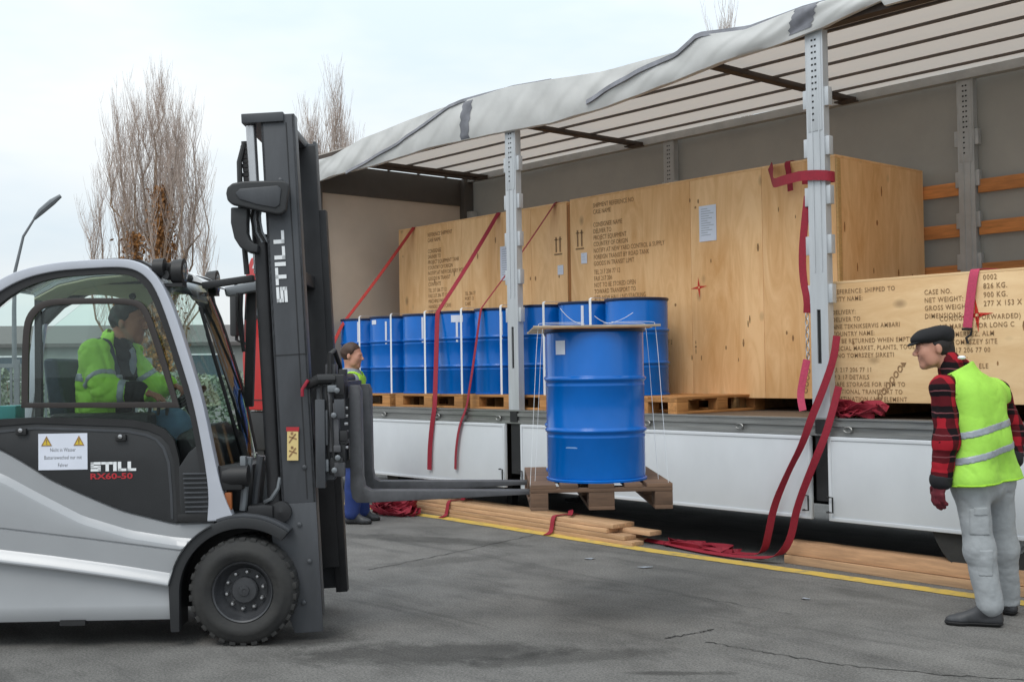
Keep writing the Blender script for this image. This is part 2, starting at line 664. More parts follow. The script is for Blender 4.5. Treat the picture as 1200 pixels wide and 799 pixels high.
M['black'] = mat('black_steel', (0.014, 0.014, 0.015, 1), 0.55, var=0.3)
M['chassis'] = mat('chassis_black', (0.012, 0.012, 0.013, 1), 0.7, var=0.3)
M['bow'] = mat('brown_steel_bow', srgb(62, 50, 42), 0.6, var=0.25, scale=8)
M['lath'] = mat('dark_roof_lath', srgb(100, 90, 84), 0.5, var=0.15)
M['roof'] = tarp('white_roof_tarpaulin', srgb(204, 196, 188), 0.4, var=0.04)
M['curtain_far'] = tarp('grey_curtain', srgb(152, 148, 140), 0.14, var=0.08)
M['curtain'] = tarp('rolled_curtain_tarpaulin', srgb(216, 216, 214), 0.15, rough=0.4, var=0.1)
M['curtain_dark'] = mat('dark_curtain_patch', srgb(122, 123, 130), 0.5, var=0.3)
M['bulk'] = mat('beige_bulkhead', srgb(204, 190, 175), 0.55, var=0.06, scale=2)
M['bulk_dark'] = mat('dark_bulkhead_head', srgb(84, 80, 76), 0.6, var=0.1)
M['floor'] = mat('trailer_floor_ply', srgb(96, 82, 70), 0.6, var=0.25, scale=4, stretch=(0.4, 4, 1))
M['strap'] = mat('red_webbing', srgb(146, 28, 48), 0.75, var=0.15, scale=60, bump=0.2)
M['strap_pink'] = mat('faded_red_webbing', srgb(188, 66, 96), 0.75, var=0.12, scale=60, bump=0.2)
M['strap_orange'] = mat('thin_red_webbing', srgb(168, 46, 40), 0.75, var=0.15, scale=50)
M['steel'] = mat('bright_steel', srgb(190, 190, 192), 0.3, metal=0.9, var=0.08)
M['rubber'] = mat('rubber', (0.018, 0.018, 0.0185, 1), 0.78, var=0.35, scale=7, bump=0.25, bscale=30, col2=(0.036, 0.035, 0.033, 1))
M['rim'] = mat('dark_rim_paint', srgb(64, 65, 68), 0.45, var=0.2, metal=0.2, scale=9)
M['silver'] = mat('silver_truck_paint', srgb(160, 162, 165), 0.34, metal=0.15, var=0.035, scale=2.5, rvar=0.07, coat=0.15)
M['silver_lt'] = mat('light_silver_paint', srgb(188, 191, 200), 0.34, metal=0.25, var=0.03, coat=0.2)
M['anth'] = mat('anthracite_plastic', srgb(42, 43, 45), 0.5, var=0.1, scale=4, bump=0.08, bscale=120)
M['mast'] = mat('mast_grey_paint', srgb(68, 70, 74), 0.42, var=0.2, scale=3, stretch=(2, 2, 0.6), metal=0.1)
M['mast_dk'] = mat('mast_inner_steel', srgb(40, 40, 42), 0.45, var=0.2, scale=6, metal=0.2)
M['fork'] = mat('worn_fork_steel', srgb(82, 82, 85), 0.5, var=0.25, scale=9, metal=0.3, bump=0.1)
M['seal'] = mat('rubber_seal', srgb(38, 38, 40), 0.6, var=0.15)
M['winframe'] = mat('window_frame_bronze', srgb(52, 46, 44), 0.45, var=0.1)
M['lining'] = mat('cab_lining', srgb(205, 200, 180), 0.8, var=0.04)
M['seat'] = mat('seat_fabric', srgb(66, 74, 84), 0.9, var=0.15, scale=40)
M['glass'] = glass('green_cab_glass', (0.92, 0.975, 0.955, 1))
M['lamp_glass'] = mat('lamp_glass', srgb(150, 155, 160), 0.1, metal=0.6, var=0.05)
M['white'] = mat('white_lettering', srgb(232, 234, 236), 0.5, var=0.03)
M['red'] = mat('red_paint', srgb(188, 24, 24), 0.4, var=0.08)
M['redtxt'] = mat('red_lettering', srgb(170, 40, 48), 0.5, var=0.05)
M['yellow'] = mat('yellow_sticker', srgb(214, 186, 60), 0.5, var=0.06)
M['sticker'] = mat('cream_sticker', srgb(214, 190, 130), 0.5, var=0.06)
M['lime'] = mat('hi_vis_lime', srgb(162, 218, 80), 0.75, var=0.06, scale=14, bump=0.15, bscale=60)
M['lime_y'] = mat('hi_vis_yellow_green', srgb(166, 220, 60), 0.75, var=0.08, scale=14, bump=0.15, bscale=60)
M['refl'] = mat('reflective_band', srgb(150, 156, 164), 0.35, metal=0.15, var=0.08, scale=30)
M['trouser'] = mat('grey_work_trousers', srgb(158, 162, 165), 0.85, var=0.1, scale=12, bump=0.3, bscale=35)
M['jeans'] = mat('blue_trousers', srgb(34, 54, 112), 0.85, var=0.15, scale=14, bump=0.2)
M['jeans2'] = mat('blue_jeans', srgb(70, 104, 130), 0.85, var=0.15, scale=14, bump=0.2)
M['dark_cloth'] = mat('black_cloth', srgb(26, 26, 30), 0.85, var=0.2, scale=20)
M['grey_cloth'] = mat('grey_sweater', srgb(140, 146, 156), 0.85, var=0.12, scale=20)
M['cap'] = mat('black_felt_cap', srgb(24, 24, 27), 0.9, var=0.2, scale=30, bump=0.2)
M['skin'] = mat('skin', srgb(190, 138, 116), 0.55, var=0.08, scale=16, bump=0.06, bscale=80)
M['skin2'] = mat('tanned_skin', srgb(150, 100, 76), 0.55, var=0.08, scale=16, bump=0.06, bscale=80)
M['hair'] = mat('dark_hair', srgb(34, 28, 26), 0.6, var=0.3, scale=60, stretch=(1, 1, 0.2), bump=0.4)
M['hair_br'] = mat('brown_hair', srgb(66, 44, 32), 0.6, var=0.3, scale=60, stretch=(1, 1, 0.2), bump=0.4)
M['eye'] = mat('eye', srgb(30, 24, 22), 0.2, var=0.02)
M['lip'] = mat('lips', srgb(158, 96, 84), 0.5, var=0.05)
M['glove'] = mat('burgundy_glove', srgb(104, 30, 42), 0.75, var=0.2, scale=40, bump=0.2)
M['glove_dk'] = mat('dark_glove_palm', srgb(44, 30, 34), 0.75, var=0.2, scale=40, bump=0.2)
M['shoe'] = mat('dark_grey_shoe', srgb(56, 57, 60), 0.5, var=0.15, scale=20)
M['sole'] = mat('black_sole', srgb(24, 24, 25), 0.7, var=0.1)
M['yline'] = mat('yellow_road_paint', srgb(206, 174, 82), 0.75, scale=9, col2=srgb(150, 136, 100), lo=.48, hi=.74)
M['bark'] = mat('poplar_bark', srgb(150, 128, 108), 0.9, var=0.25, scale=6, stretch=(1, 1, 0.3), rand=0.1)
M['twig'] = mat('bare_twigs', srgb(178, 162, 152), 0.9, var=0.15, scale=3)
M['ivy'] = mat('rusty_dead_leaves', srgb(142, 98, 54), 0.9, var=0.35, scale=2)
M['galv'] = mat('galvanised_post', srgb(120, 124, 128), 0.5, metal=0.4, var=0.1)
M['hedge'] = mat('hedge_leaf', srgb(118, 130, 112), 0.8, var=0.35, scale=3)
M['wall'] = mat('rendered_wall', srgb(150, 146, 138), 0.9, var=0.07, scale=1.5)
M['wall_dk'] = mat('dark_cladding', srgb(128, 132, 128), 0.7, var=0.1, scale=1.5)
M['roofing'] = mat('grey_roofing', srgb(92, 88, 86), 0.8, var=0.12)
M['winglass'] = mat('building_window_glass', srgb(70, 84, 94), 0.1, var=0.1)

def plaid():
    m = bpy.data.materials.new('red_black_plaid')
    m.use_nodes = True
    n, l = m.node_tree.nodes, m.node_tree.links
    p = n['Principled BSDF']
    p.inputs['Roughness'].default_value = 0.9
    p.inputs['Specular IOR Level'].default_value = 0.2
    t = n.new('ShaderNodeTexCoord')
    sp = n.new('ShaderNodeSeparateXYZ')
    nz = n.new('ShaderNodeTexNoise')
    nz.inputs['Scale'].default_value = 9
    l.new(t.outputs['Object'], nz.inputs['Vector'])
    wv = n.new('ShaderNodeVectorMath')
    wv.operation = 'MULTIPLY_ADD'
    wv.inputs[1].default_value = (0.03, 0.03, 0.03)
    l.new(nz.outputs['Color'], wv.inputs[0])
    l.new(t.outputs['Object'], wv.inputs[2])
    l.new(wv.outputs[0], sp.inputs[0])
    sx = n.new('ShaderNodeMath')
    l.new(sp.outputs['X'], sx.inputs[0])
    l.new(sp.outputs['Y'], sx.inputs[1])
    def stripes(sock, per, ph, duty):
        a = n.new('ShaderNodeMath')
        a.operation = 'MULTIPLY_ADD'
        a.inputs[1].default_value = 1 / per
        a.inputs[2].default_value = ph
        l.new(sock, a.inputs[0])
        b = n.new('ShaderNodeMath')
        b.operation = 'FRACT'
        l.new(a.outputs[0], b.inputs[0])
        c = n.new('ShaderNodeMath')
        c.operation = 'LESS_THAN'
        c.inputs[1].default_value = duty
        l.new(b.outputs[0], c.inputs[0])
        return c.outputs[0]
    a = stripes(sp.outputs['Z'], 0.125, 5.3, 0.55)
    b = stripes(sx.outputs[0], 0.105, 5.1, 0.55)
    c = stripes(sp.outputs['Z'], 0.125, 5.08, 0.05)
    ad = n.new('ShaderNodeMath')
    l.new(a, ad.inputs[0])
    l.new(b, ad.inputs[1])
    hf = n.new('ShaderNodeMath')
    hf.operation = 'MULTIPLY'
    hf.inputs[1].default_value = 0.5
    l.new(ad.outputs[0], hf.inputs[0])
    rp = n.new('ShaderNodeValToRGB')
    rp.color_ramp.elements[0].color = srgb(156, 30, 42)
    e = rp.color_ramp.elements.new(0.5)
    e.color = srgb(84, 18, 26)
    rp.color_ramp.elements[2].color = srgb(20, 14, 18)
    l.new(hf.outputs[0], rp.inputs[0])
    mx_ = n.new('ShaderNodeMix')
    mx_.data_type = 'RGBA'
    mx_.inputs['B'].default_value = srgb(120, 70, 74)
    l.new(c, mx_.inputs['Factor'])
    l.new(rp.outputs['Color'], mx_.inputs['A'])
    l.new(mx_.outputs['Result'], p.inputs['Base Color'])
    return m
M['plaid'] = plaid()

def asphalt():
    m = bpy.data.materials.new('asphalt')
    m.use_nodes = True
    n, l = m.node_tree.nodes, m.node_tree.links
    p = n['Principled BSDF']
    t = n.new('ShaderNodeTexCoord')
    def noise(sc, det, ro=0.55, dist=0.0, vec=None):
        a = n.new('ShaderNodeTexNoise')
        a.inputs['Scale'].default_value = sc
        a.inputs['Detail'].default_value = det
        a.inputs['Roughness'].default_value = ro
        a.inputs['Distortion'].default_value = dist
        l.new(vec or t.outputs['Object'], a.inputs['Vector'])
        return a.outputs['Fac']
    def ramp(sock, p0, c0, p1, c1):
        r = n.new('ShaderNodeValToRGB')
        r.color_ramp.elements[0].position = p0
        r.color_ramp.elements[0].color = c0
        r.color_ramp.elements[1].position = p1
        r.color_ramp.elements[1].color = c1
        l.new(sock, r.inputs[0])
        return r.outputs['Color']
    def mul(a, b, fac=1.0):
        x = n.new('ShaderNodeMix')
        x.data_type = 'RGBA'
        x.blend_type = 'MULTIPLY'
        x.inputs['Factor'].default_value = fac
        l.new(a, x.inputs['A'])
        l.new(b, x.inputs['B'])
        return x.outputs['Result']
    big = ramp(noise(0.35, 4, 0.6), 0.35, (0.138, 0.134, 0.128, 1), 0.65, (0.186, 0.180, 0.172, 1))
    mid = ramp(noise(2.2, 6, 0.65), 0.36, (0.78, 0.78, 0.78, 1), 0.62, (1.1, 1.1, 1.1, 1))
    fine = ramp(noise(75, 4, 0.85), 0.38, (0.5, 0.5, 0.5, 1), 0.64, (1.5, 1.5, 1.48, 1))
    mp = n.new('ShaderNodeMapping')
    mp.inputs['Rotation'].default_value = (0, 0, R(-49))
    mp.inputs['Scale'].default_value = (0.5, 2.6, 1)
    l.new(t.outputs['Object'], mp.inputs[0])
    smear = ramp(noise(1.1, 6, 0.7, 0.6, mp.outputs[0]), 0.38, (0.6, 0.6, 0.61, 1), 0.48, (1, 1, 1, 1))
    c = mul(mul(mul(big, mid), fine, 0.9), smear, 0.6)
    # dark damp and tyre-dirt patches, each with its own place on the yard
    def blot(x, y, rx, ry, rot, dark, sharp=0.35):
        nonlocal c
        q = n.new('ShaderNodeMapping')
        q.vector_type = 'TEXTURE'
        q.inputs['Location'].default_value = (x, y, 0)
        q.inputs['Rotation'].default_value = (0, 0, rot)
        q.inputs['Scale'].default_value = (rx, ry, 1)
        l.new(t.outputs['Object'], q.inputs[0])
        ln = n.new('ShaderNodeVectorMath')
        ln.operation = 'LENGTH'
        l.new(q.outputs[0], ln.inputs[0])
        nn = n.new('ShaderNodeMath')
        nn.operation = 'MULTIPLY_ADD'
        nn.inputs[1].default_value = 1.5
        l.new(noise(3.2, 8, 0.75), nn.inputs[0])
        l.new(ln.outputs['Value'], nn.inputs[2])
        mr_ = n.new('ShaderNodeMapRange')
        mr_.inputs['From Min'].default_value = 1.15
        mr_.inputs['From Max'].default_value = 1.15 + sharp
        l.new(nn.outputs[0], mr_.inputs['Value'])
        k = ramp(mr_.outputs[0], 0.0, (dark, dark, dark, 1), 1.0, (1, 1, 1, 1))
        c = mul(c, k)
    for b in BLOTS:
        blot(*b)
    l.new(c, p.inputs['Base Color'])
    p.inputs['Roughness'].default_value = 0.85
    p.inputs['Specular IOR Level'].default_value = 0.35
    bp = n.new('ShaderNodeBump')
    bp.inputs['Strength'].default_value = 0.5
    bp.inputs['Distance'].default_value = 0.006
    l.new(noise(120, 3, 0.7), bp.inputs['Height'])
    l.new(bp.outputs[0], p.inputs['Normal'])
    return m
# ------------------------------------------------------------------ ground
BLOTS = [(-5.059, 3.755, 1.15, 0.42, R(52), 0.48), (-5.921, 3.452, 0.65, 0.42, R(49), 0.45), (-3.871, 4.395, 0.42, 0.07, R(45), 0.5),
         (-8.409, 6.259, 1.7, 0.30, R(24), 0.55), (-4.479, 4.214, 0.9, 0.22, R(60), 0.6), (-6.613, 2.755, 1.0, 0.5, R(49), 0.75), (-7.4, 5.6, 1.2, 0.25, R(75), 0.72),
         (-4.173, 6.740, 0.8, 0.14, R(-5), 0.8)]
M['asphalt'] = asphalt()
def structure(o):
    o['kind'] = 'structure'
    return o
g = MB()
g.v = [(-600, -600, 0), (600, -600, 0), (600, 600, 0), (-600, 600, 0)]
g.f = [(0, 1, 2, 3)]
structure(g.build('ground', M['asphalt'], smooth=0))

yl = MB()
pts = [(-16.5, 7.24), (-9.4, 7.275), (-6.55, 7.16), (-3.8, 7.20), (6, 7.34), (40, 7.8)]
rng = random.Random(3)
L = []
for i in range(len(pts) - 1):
    n = 40 if -21 < pts[i][0] < 7 else 3
    for k in range(n):
        t_ = k / n
        L.append((pts[i][0] * (1 - t_) + pts[i + 1][0] * t_, pts[i][1] * (1 - t_) + pts[i + 1][1] * t_))
for x, y in L:
    yl.v += [(x, y - 0.075 + rng.uniform(-.006, .006), 0.004), (x, y + 0.075 + rng.uniform(-.006, .006), 0.004)]
yl.f = [(2 * i, 2 * i + 2, 2 * i + 3, 2 * i + 1) for i in range(len(L) - 1)]
structure(yl.build('road_marking', M['yline'], smooth=0))

M['crack'] = mat('asphalt_crack', (0.03, 0.029, 0.028, 1), 0.95, var=0.2)
ck = MB()
def crack(pts, w_):
    rg = random.Random(int(pts[0][0] * 100))
    P = []
    for i in range(len(pts) - 1):
        for k in range(14):
            t_ = k / 14
            P.append((pts[i][0] * (1 - t_) + pts[i + 1][0] * t_ + rg.uniform(-.018, .018), pts[i][1] * (1 - t_) + pts[i + 1][1] * t_ + rg.uniform(-.018, .018)))
    o = len(ck.v)
    for k, (x, y) in enumerate(P):
        d = Vector((P[min(k + 1, len(P) - 1)][0] - P[max(k - 1, 0)][0], P[min(k + 1, len(P) - 1)][1] - P[max(k - 1, 0)][1])).normalized()
        q = w_ * rg.uniform(0.3, 1.0)
        ck.v += [(x - d.y * q, y + d.x * q, 0.003), (x + d.y * q, y - d.x * q, 0.003)]
    ck.f += [(o + 2 * i, o + 2 * i + 2, o + 2 * i + 3, o + 2 * i + 1) for i in range(len(P) - 1)]
for pl, w_ in (([(-4.383, 4.911), (-4.348, 5.124), (-4.338, 5.287)], 0.008), ([(-4.166, 5.016), (-3.788, 5.045), (-3.41, 5.102), (-2.956, 5.286), (-2.527, 5.528)], 0.006), ([(-7.459, 4.983), (-7.613, 5.838), (-7.892, 7.027), (-8.072, 7.623)], 0.006),
               ([(-5.678, 5.674), (-4.993, 5.934), (-4.189, 5.922)], 0.003)):
    crack(pl, w_)
structure(ck.build('ground_crack', M['crack'], smooth=0))

# ------------------------------------------------------------------ far background seen past the forklift
def poplar(loc, h, spread, label, seed, leafy, nlimb=26):
    rg = random.Random(seed)
    t = thing('poplar_tree', label, 'tree', loc)
    tr = MB()
    tr.tube([(0, 0, 0), (0.05, 0, h * .2), (-.05, .05, h * .45), (0.05, 0, h * .75)], [h * .024, h * .02, h * .013, h * .003], 8)
    limbs = []
    for i in range(nlimb):
        z0 = h * (0.04 + 0.5 * (i / nlimb) ** 1.1)
        a = rg.uniform(0, 6.283)
        oq = rg.random() ** .6
        top = h * (1.0 - .42 * oq ** 2) * rg.uniform(.86, 1.0)
        out_ = spread * (.10 + .9 * oq) * (1 - 0.3 * z0 / h)
        P = []
        for k in range(8):
            u_ = k / 7
            r_ = out_ * (1 - (1 - u_) ** 1.9) * (1 - .38 * u_ ** 2)
            P.append(Vector((math.cos(a) * r_ + rg.uniform(-.2, .2), math.sin(a) * r_ + rg.uniform(-.2, .2), z0 + (top - z0) * u_)))
        limbs.append(P)
        tr.tube(P, [h * .0046 * (1 - .95 * k / 7) + .002 for k in range(8)], 5, False)
    tr.build('trunk', M['bark'], t)
    cr_ = MB()
    lv = MB()
    for P in limbs:
        for q in range(64):
            u_ = rg.random() ** .75 * 6.9
            k = int(u_)
            p0 = P[k].lerp(P[k + 1], u_ - k)
            ln = rg.uniform(.5, 1.7) * h / 11
            a = rg.uniform(0, 6.283)
            o = rg.uniform(.12, .42)
            d = Vector((math.cos(a) * o, math.sin(a) * o, 1)).normalized()
            p1 = p0 + d * ln * .5 + Vector((math.cos(a), math.sin(a), 0)) * .08
            p2 = p0 + d * ln + Vector((rg.uniform(-.06, .06), rg.uniform(-.06, .06), .1))
            w_ = .0052 * h / 11
            cr_.tube([p0, p1, p2], [w_ * 1.5, w_, w_ * .4], 3, False)
            for s_ in range(3):
                b = p0.lerp(p2, rg.uniform(.25, .9))
                aa = rg.uniform(0, 6.283)
                cr_.tube([b, b + Vector((math.cos(aa) * .12, math.sin(aa) * .12, .42 * h / 11 * rg.uniform(.5, 1.2)))], [w_ * .8, w_ * .3], 3, False)
    cr_.build('crown', M['twig'], t, smooth=0)
    if leafy:
        for i in range(7000):
            zf = rg.uniform(.1, .66)
            a = rg.uniform(0, 6.283)
            cx = .35 if rg.random() < .7 else -.75
            zf *= 1 if cx > 0 else .8
            r_ = spread * .20 * abs(rg.gauss(0, .6)) * (1.15 - zf)
            c = Vector((.75 + cx * .3 * spread * .4 + math.cos(a) * r_, -.4 + cx * spread * .25 + math.sin(a) * r_, h * zf))
            s_ = rg.uniform(.04, .09)
            n1 = Vector((rg.gauss(0, 1), rg.gauss(0, 1), rg.gauss(0, 1.6))).normalized() * s_
            n2 = n1.orthogonal().normalized() * s_ * .6
            lv.add([c - n1, c - n2, c + n1, c + n2], [(0, 1, 2, 3)])
        lv.build('withered_leaves', M['ivy'], t, smooth=0)
    return t
poplar((-38.0, 16.9, 0), 11.8, 3.0, 'bare poplar with rusty dead leaves round its trunk, above the forklift cab', 5, True, 36)
poplar((-51.25, 32.0, 0), 16.8, 3.1, 'thin bare poplar rising behind the top of the forklift mast', 11, False, 34)
poplar((-37.6, 47.6, 0), 20.4, 2.2, 'bare tree whose tips only just show over the trailer roof', 21, False, 14)

lp = thing('street_lamp', 'grey street lamp with curved arm left of the poplar', 'street lamp', (-30.95, 9.95, 0))
mb = MB()
mb.tube([(0, 0, 0), (0, 0, 3.2), (.02, .02, 4.2), (.15, .19, 5.1), (.36, .44, 5.62)], [.07, .055, .042, .034, .028], 10)
mb.build('post', M['galv'], lp)
mb = MB()
mb.tube([(.33, .41, 5.55), (.44, .54, 5.74), (.62, .76, 5.98), (.76, .93, 6.14)], [.04, .085, .09, .05], 10)
hd = mb.build('lamp_head', M['galv'], lp)

def wall_building(name, label, loc, rotz, L_, D_, H_, roof_h, wallm, wins):
    t = thing(name, label, 'building', loc, rotz)
    MB().box(0, L_, 0, D_, 0, H_).build('wall', wallm, t, smooth=0)
    r_ = MB()
    r_.prism([(-.3, H_), (L_ + .3, H_), (L_ + .3, H_ + .18), (-.3, H_ + .18)], -.3, D_ + .3)
    if roof_h:
        r_.v += [(-.3, -.3, H_ + .181), (L_ + .3, -.3, H_ + .181), (L_ + .3, D_ + .3, H_ + .181), (-.3, D_ + .3, H_ + .181), (0, D_ / 2, H_ + roof_h), (L_, D_ / 2, H_ + roof_h)]
        o = len(r_.v) - 6
        r_.f += [(o, o + 1, o + 5, o + 4), (o + 2, o + 3, o + 4, o + 5), (o + 1, o + 2, o + 5), (o + 3, o, o + 4)]
    r_.build('roof', M['roofing'], t, smooth=0)
    for x, z, w_, h_ in wins:
        f = MB().band([(x, z), (x + w_, z), (x + w_, z + h_), (x, z + h_)], [(x + .08, z + .08), (x + w_ - .08, z + .08), (x + w_ - .08, z + h_ - .08), (x + .08, z + h_ - .08)], -.06, .02, True).build('window', M['white'], t, smooth=0)
        MB().box(x + .08, x + w_ - .08, -.03, -.01, z + .08, z + h_ - .08).build('pane', M['winglass'], f, smooth=0)
    return t
wall_building('warehouse', 'long low grey warehouse far behind the forklift cab', (-66, 6, 0), R(62), 26, 12, 2.9, 1.3, M['wall_dk'], [(3 + 5 * i, 1.2, 2.2, 1.3) for i in range(5)])

def hedge(name, label, loc, rotz, L_, D_, H_, seed):
    rg = random.Random(seed)
    t = thing(name, label, 'hedge', loc, rotz)
    lv, st = MB(), MB()
    for i in range(int(L_ * 900)):
        x = rg.uniform(0, L_)
        hh = H_ * (.86 + .14 * math.sin(x * 1.7 + seed) * math.cos(x * .6))
        c = Vector((x, D_ * rg.betavariate(.6, .6), hh * rg.random() ** .6))
        s_ = rg.uniform(.03, .07)
        a = Vector((rg.gauss(0, 1), rg.gauss(0, 1), rg.gauss(0, 1))).normalized() * s_
        b = a.orthogonal().normalized() * s_ * .7
        lv.add([c - a, c - b, c + a, c + b], [(0, 1, 2, 3)])
    for i in range(int(L_ * 3)):
        x = rg.uniform(0, L_)
        st.tube([(x, D_ / 2, 0), (x + rg.uniform(-.2, .2), D_ / 2 + rg.uniform(-.2, .2), H_ * .8)], [.025, .01], 4)
    lv.build('foliage', M['hedge'], t, smooth=0)
    st.build('stem', M['bark'], t)
    return t
hedge('hedge', 'dark green hedge beyond the railing, seen through the cab windows', (-26.5, 4.0, 0), R(58), 13, 1.2, 1.75, 4)

# railing seen through the cab
rl = thing('railing', 'grey upright-bar railing seen through the left cab window', 'railing', (-15.6, 3.4, 0), R(60))
for z in (.25, 1.62):
    MB().box(0, 3.2, -.02, .02, z, z + .05).build('rail', M['galv'], rl)
bar = MB().box(-.014, .014, -.014, .014, .3, 1.62).mesh('bar', M['galv'], smooth=0)
for i in range(24):
    o = link('bar', bar, rl)
    o.location = (.06 + i * .134, 0, 0)
for i in range(3):
    MB().box(.0 + i * 1.57, .06 + i * 1.57, -.03, .03, 0, 1.72).build('post', M['galv'], rl)

# red tractor unit at the head of the trailer, glimpsed between cab and mast
tk = thing('truck_tractor', 'red truck cab coupled to the trailer, glimpsed between the forklift cab and mast', 'truck', (-13.2, 8.65, 0))
def tk_b(mb, name, m, parent=None, **k):
    mb.v = [(x + 13.2, y - 8.65, z) for x, y, z in mb.v]
    return mb.build(name, m, parent or tk, **k)
mb = MB()
mb.prism([(-14.02, 1.02), (-14.08, 1.7), (-13.96, 2.86), (-13.82, 3.03), (-12.6, 3.08), (-12.52, 2.9), (-12.5, 1.02)], 7.46, 9.84)
cab = tk_b(mb, 'cab', M['red'], bevel=.03, seg=3)
tk_b(MB().prism([(-13.93, 2.26), (-13.85, 2.68), (-13.02, 2.70), (-13.02, 2.26)], 7.446, 7.459), 'side_window', M['winglass'], cab)
tk_b(MB().band([(-13.97, 2.22), (-13.88, 2.72), (-12.98, 2.74), (-12.98, 2.22)], [(-13.93, 2.26), (-13.85, 2.68), (-13.02, 2.70), (-13.02, 2.26)], 7.44, 7.462, True), 'window_frame', M['black'], cab)
tk_b(MB().band([(-14.0, 1.15), (-13.86, 2.78), (-12.95, 2.8), (-12.95, 1.15)], [(-13.988, 1.162), (-13.852, 2.768), (-12.962, 2.788), (-12.962, 1.162)], 7.453, 7.4605, True), 'door_gap', M['black'], cab)
tk_b(MB().prism([(-13.6, 2.125), (-12.96, 2.155), (-12.96, 2.20), (-13.6, 2.165)], 7.44, 7.458), 'white_stripe', M['white'], cab)
tk_b(MB().box(-14.12, -13.95, 7.30, 7.42, 2.0, 2.62), 'wing_mirror', M['black'], bevel=.03)
tk_b(MB().tube([(-14.0, 7.46, 2.75), (-14.04, 7.36, 2.72), (-14.04, 7.36, 1.95), (-13.98, 7.46, 1.9)], .022, 8), 'mirror_bracket', M['black'])
tk_b(MB().prism([(-13.75, 2.88), (-13.5, 2.9), (-13.45, 2.98), (-13.7, 2.97)], 7.445, 7.459), 'white_badge', M['white'], cab)
for y in (8.2, 9.1):
    tk_b(MB().box(-13.9, -9.6, y - .05, y + .05, .62, .86), 'chassis_rail', M['chassis'])
for X in (-13.35, -10.4):
    for y in (7.68, 9.62):
        wm = MB().lathe([(.29, -.15), (.46, -.16), (.5, -.1), (.5, .1), (.46, .16), (.29, .15)], 36, '-y', (X, y, .5), False)
        wo = tk_b(wm, 'wheel', M['rubber'])
        tk_b(MB().lathe([(.0, .05), (.12, .06), (.22, .02), (.28, .13), (.295, .13), (.295, -.13)], 28, '-y', (X, y, .5), False), 'rim', M['rim'], wo)
tk_b(MB().box(-14.05, -12.5, 7.5, 9.8, .5, 1.0), 'bumper_skirt', M['black'], bevel=.03)
# ------------------------------------------------------------------ curtain-sided trailer
Y0, YF, ZB, ZR = 7.391, 9.869, 1.113, 4.07
XL, XR = -12.2, 1.6
tr = thing('curtain_trailer', 'white and grey curtain-sided semi-trailer with its side curtain rolled up on the roof', 'trailer', ((XL + XR) / 2, (Y0 + YF) / 2, 0))
TO = Vector(tr.location)
class TB(MB):
    """trailer geometry is written in yard coordinates and moved to the trailer's own origin"""
    def build(s, name, m, parent=None, **k):
        s.v = [(x - TO.x, y - TO.y, z) for x, y, z in s.v]
        return MB.build(s, name, m, parent or tr, **k)
# floor boards
for i in range(9):
    y = Y0 + .10 + i * .253
    TB().box(XL, XR, y, y + .25, ZB - .04, ZB - .002 + (i % 3) * .0008).build('floor_board', M['floor'], smooth=0)
# side rail with its grooves, near and far
for s_, yy in ((-1, Y0), (1, YF)):
    t = TB()
    prof = [(0, .985), (0, 1.012), (.012, 1.018), (.012, 1.05), (-.004, 1.056), (-.004, 1.082), (.012, 1.088), (.012, 1.1), (0, 1.104), (0, 1.116), (.1, 1.116), (.1, .985)]
    vs = []
    for X in (XL, XR):
        vs += [(X, yy + a if s_ < 0 else yy - a, z) for a, z in prof]
    n = len(prof)
    t.add(vs, [(i, (i + 1) % n, (i + 1) % n + n, i + n) for i in range(n)] + [tuple(range(n)), tuple(range(n, 2 * n))])
    t.build('side_rail', M['alu'], smooth=0)
# lashing rings on the near rail
for k in range(13):
    X = XL + .55 + k * .98
    t = TB()
    t.tube([(X + .035 * math.cos(a), Y0 - .016, 1.035 + .02 * math.sin(a)) for a in np.linspace(0, 6.2832, 11)], .006, 6, False)
    t.box(X - .02, X + .02, Y0 - .006, Y0 + .01, 1.026, 1.046)
    t.build('lashing_ring', M['alu'])
# white drop boards below the rail
BAYS = [(-11.98, -8.62), (-8.39, -5.115), (-4.965, -1.6), (-1.42, 1.5)]
for (a, b) in BAYS:
    for yy, s_ in ((Y0, -1), (YF, 1)):
        t = TB()
        y1, y2 = sorted((yy + s_ * .012, yy - s_ * .02))
        t.box(a, b, y1, y2, .362, .982)
        p = t.build('side_board', M['panel'], bevel=.006)
        if s_ < 0:
            t = TB()
            t.band([(a + .004, .366), (b - .004, .366), (b - .004, .978), (a + .004, .978)], [(a + .03, .39), (b - .03, .39), (b - .03, .955), (a + .03, .955)], y1 - .006, y1 + .002, True)
            t.build('edge_trim', M['panel'], p, bevel=.002)
            for X in (a + .03, b - .03):
                t = TB()
                t.tube([(X - .025, y1 - .012, .43), (X - .025, y1 - .035, .43), (X + .025, y1 - .035, .43), (X + .025, y1 - .035, .54), (X - .025, y1 - .035, .54), (X - .025, y1 - .012, .54)], .007, 6)
                t.build('latch', M['black'], p)
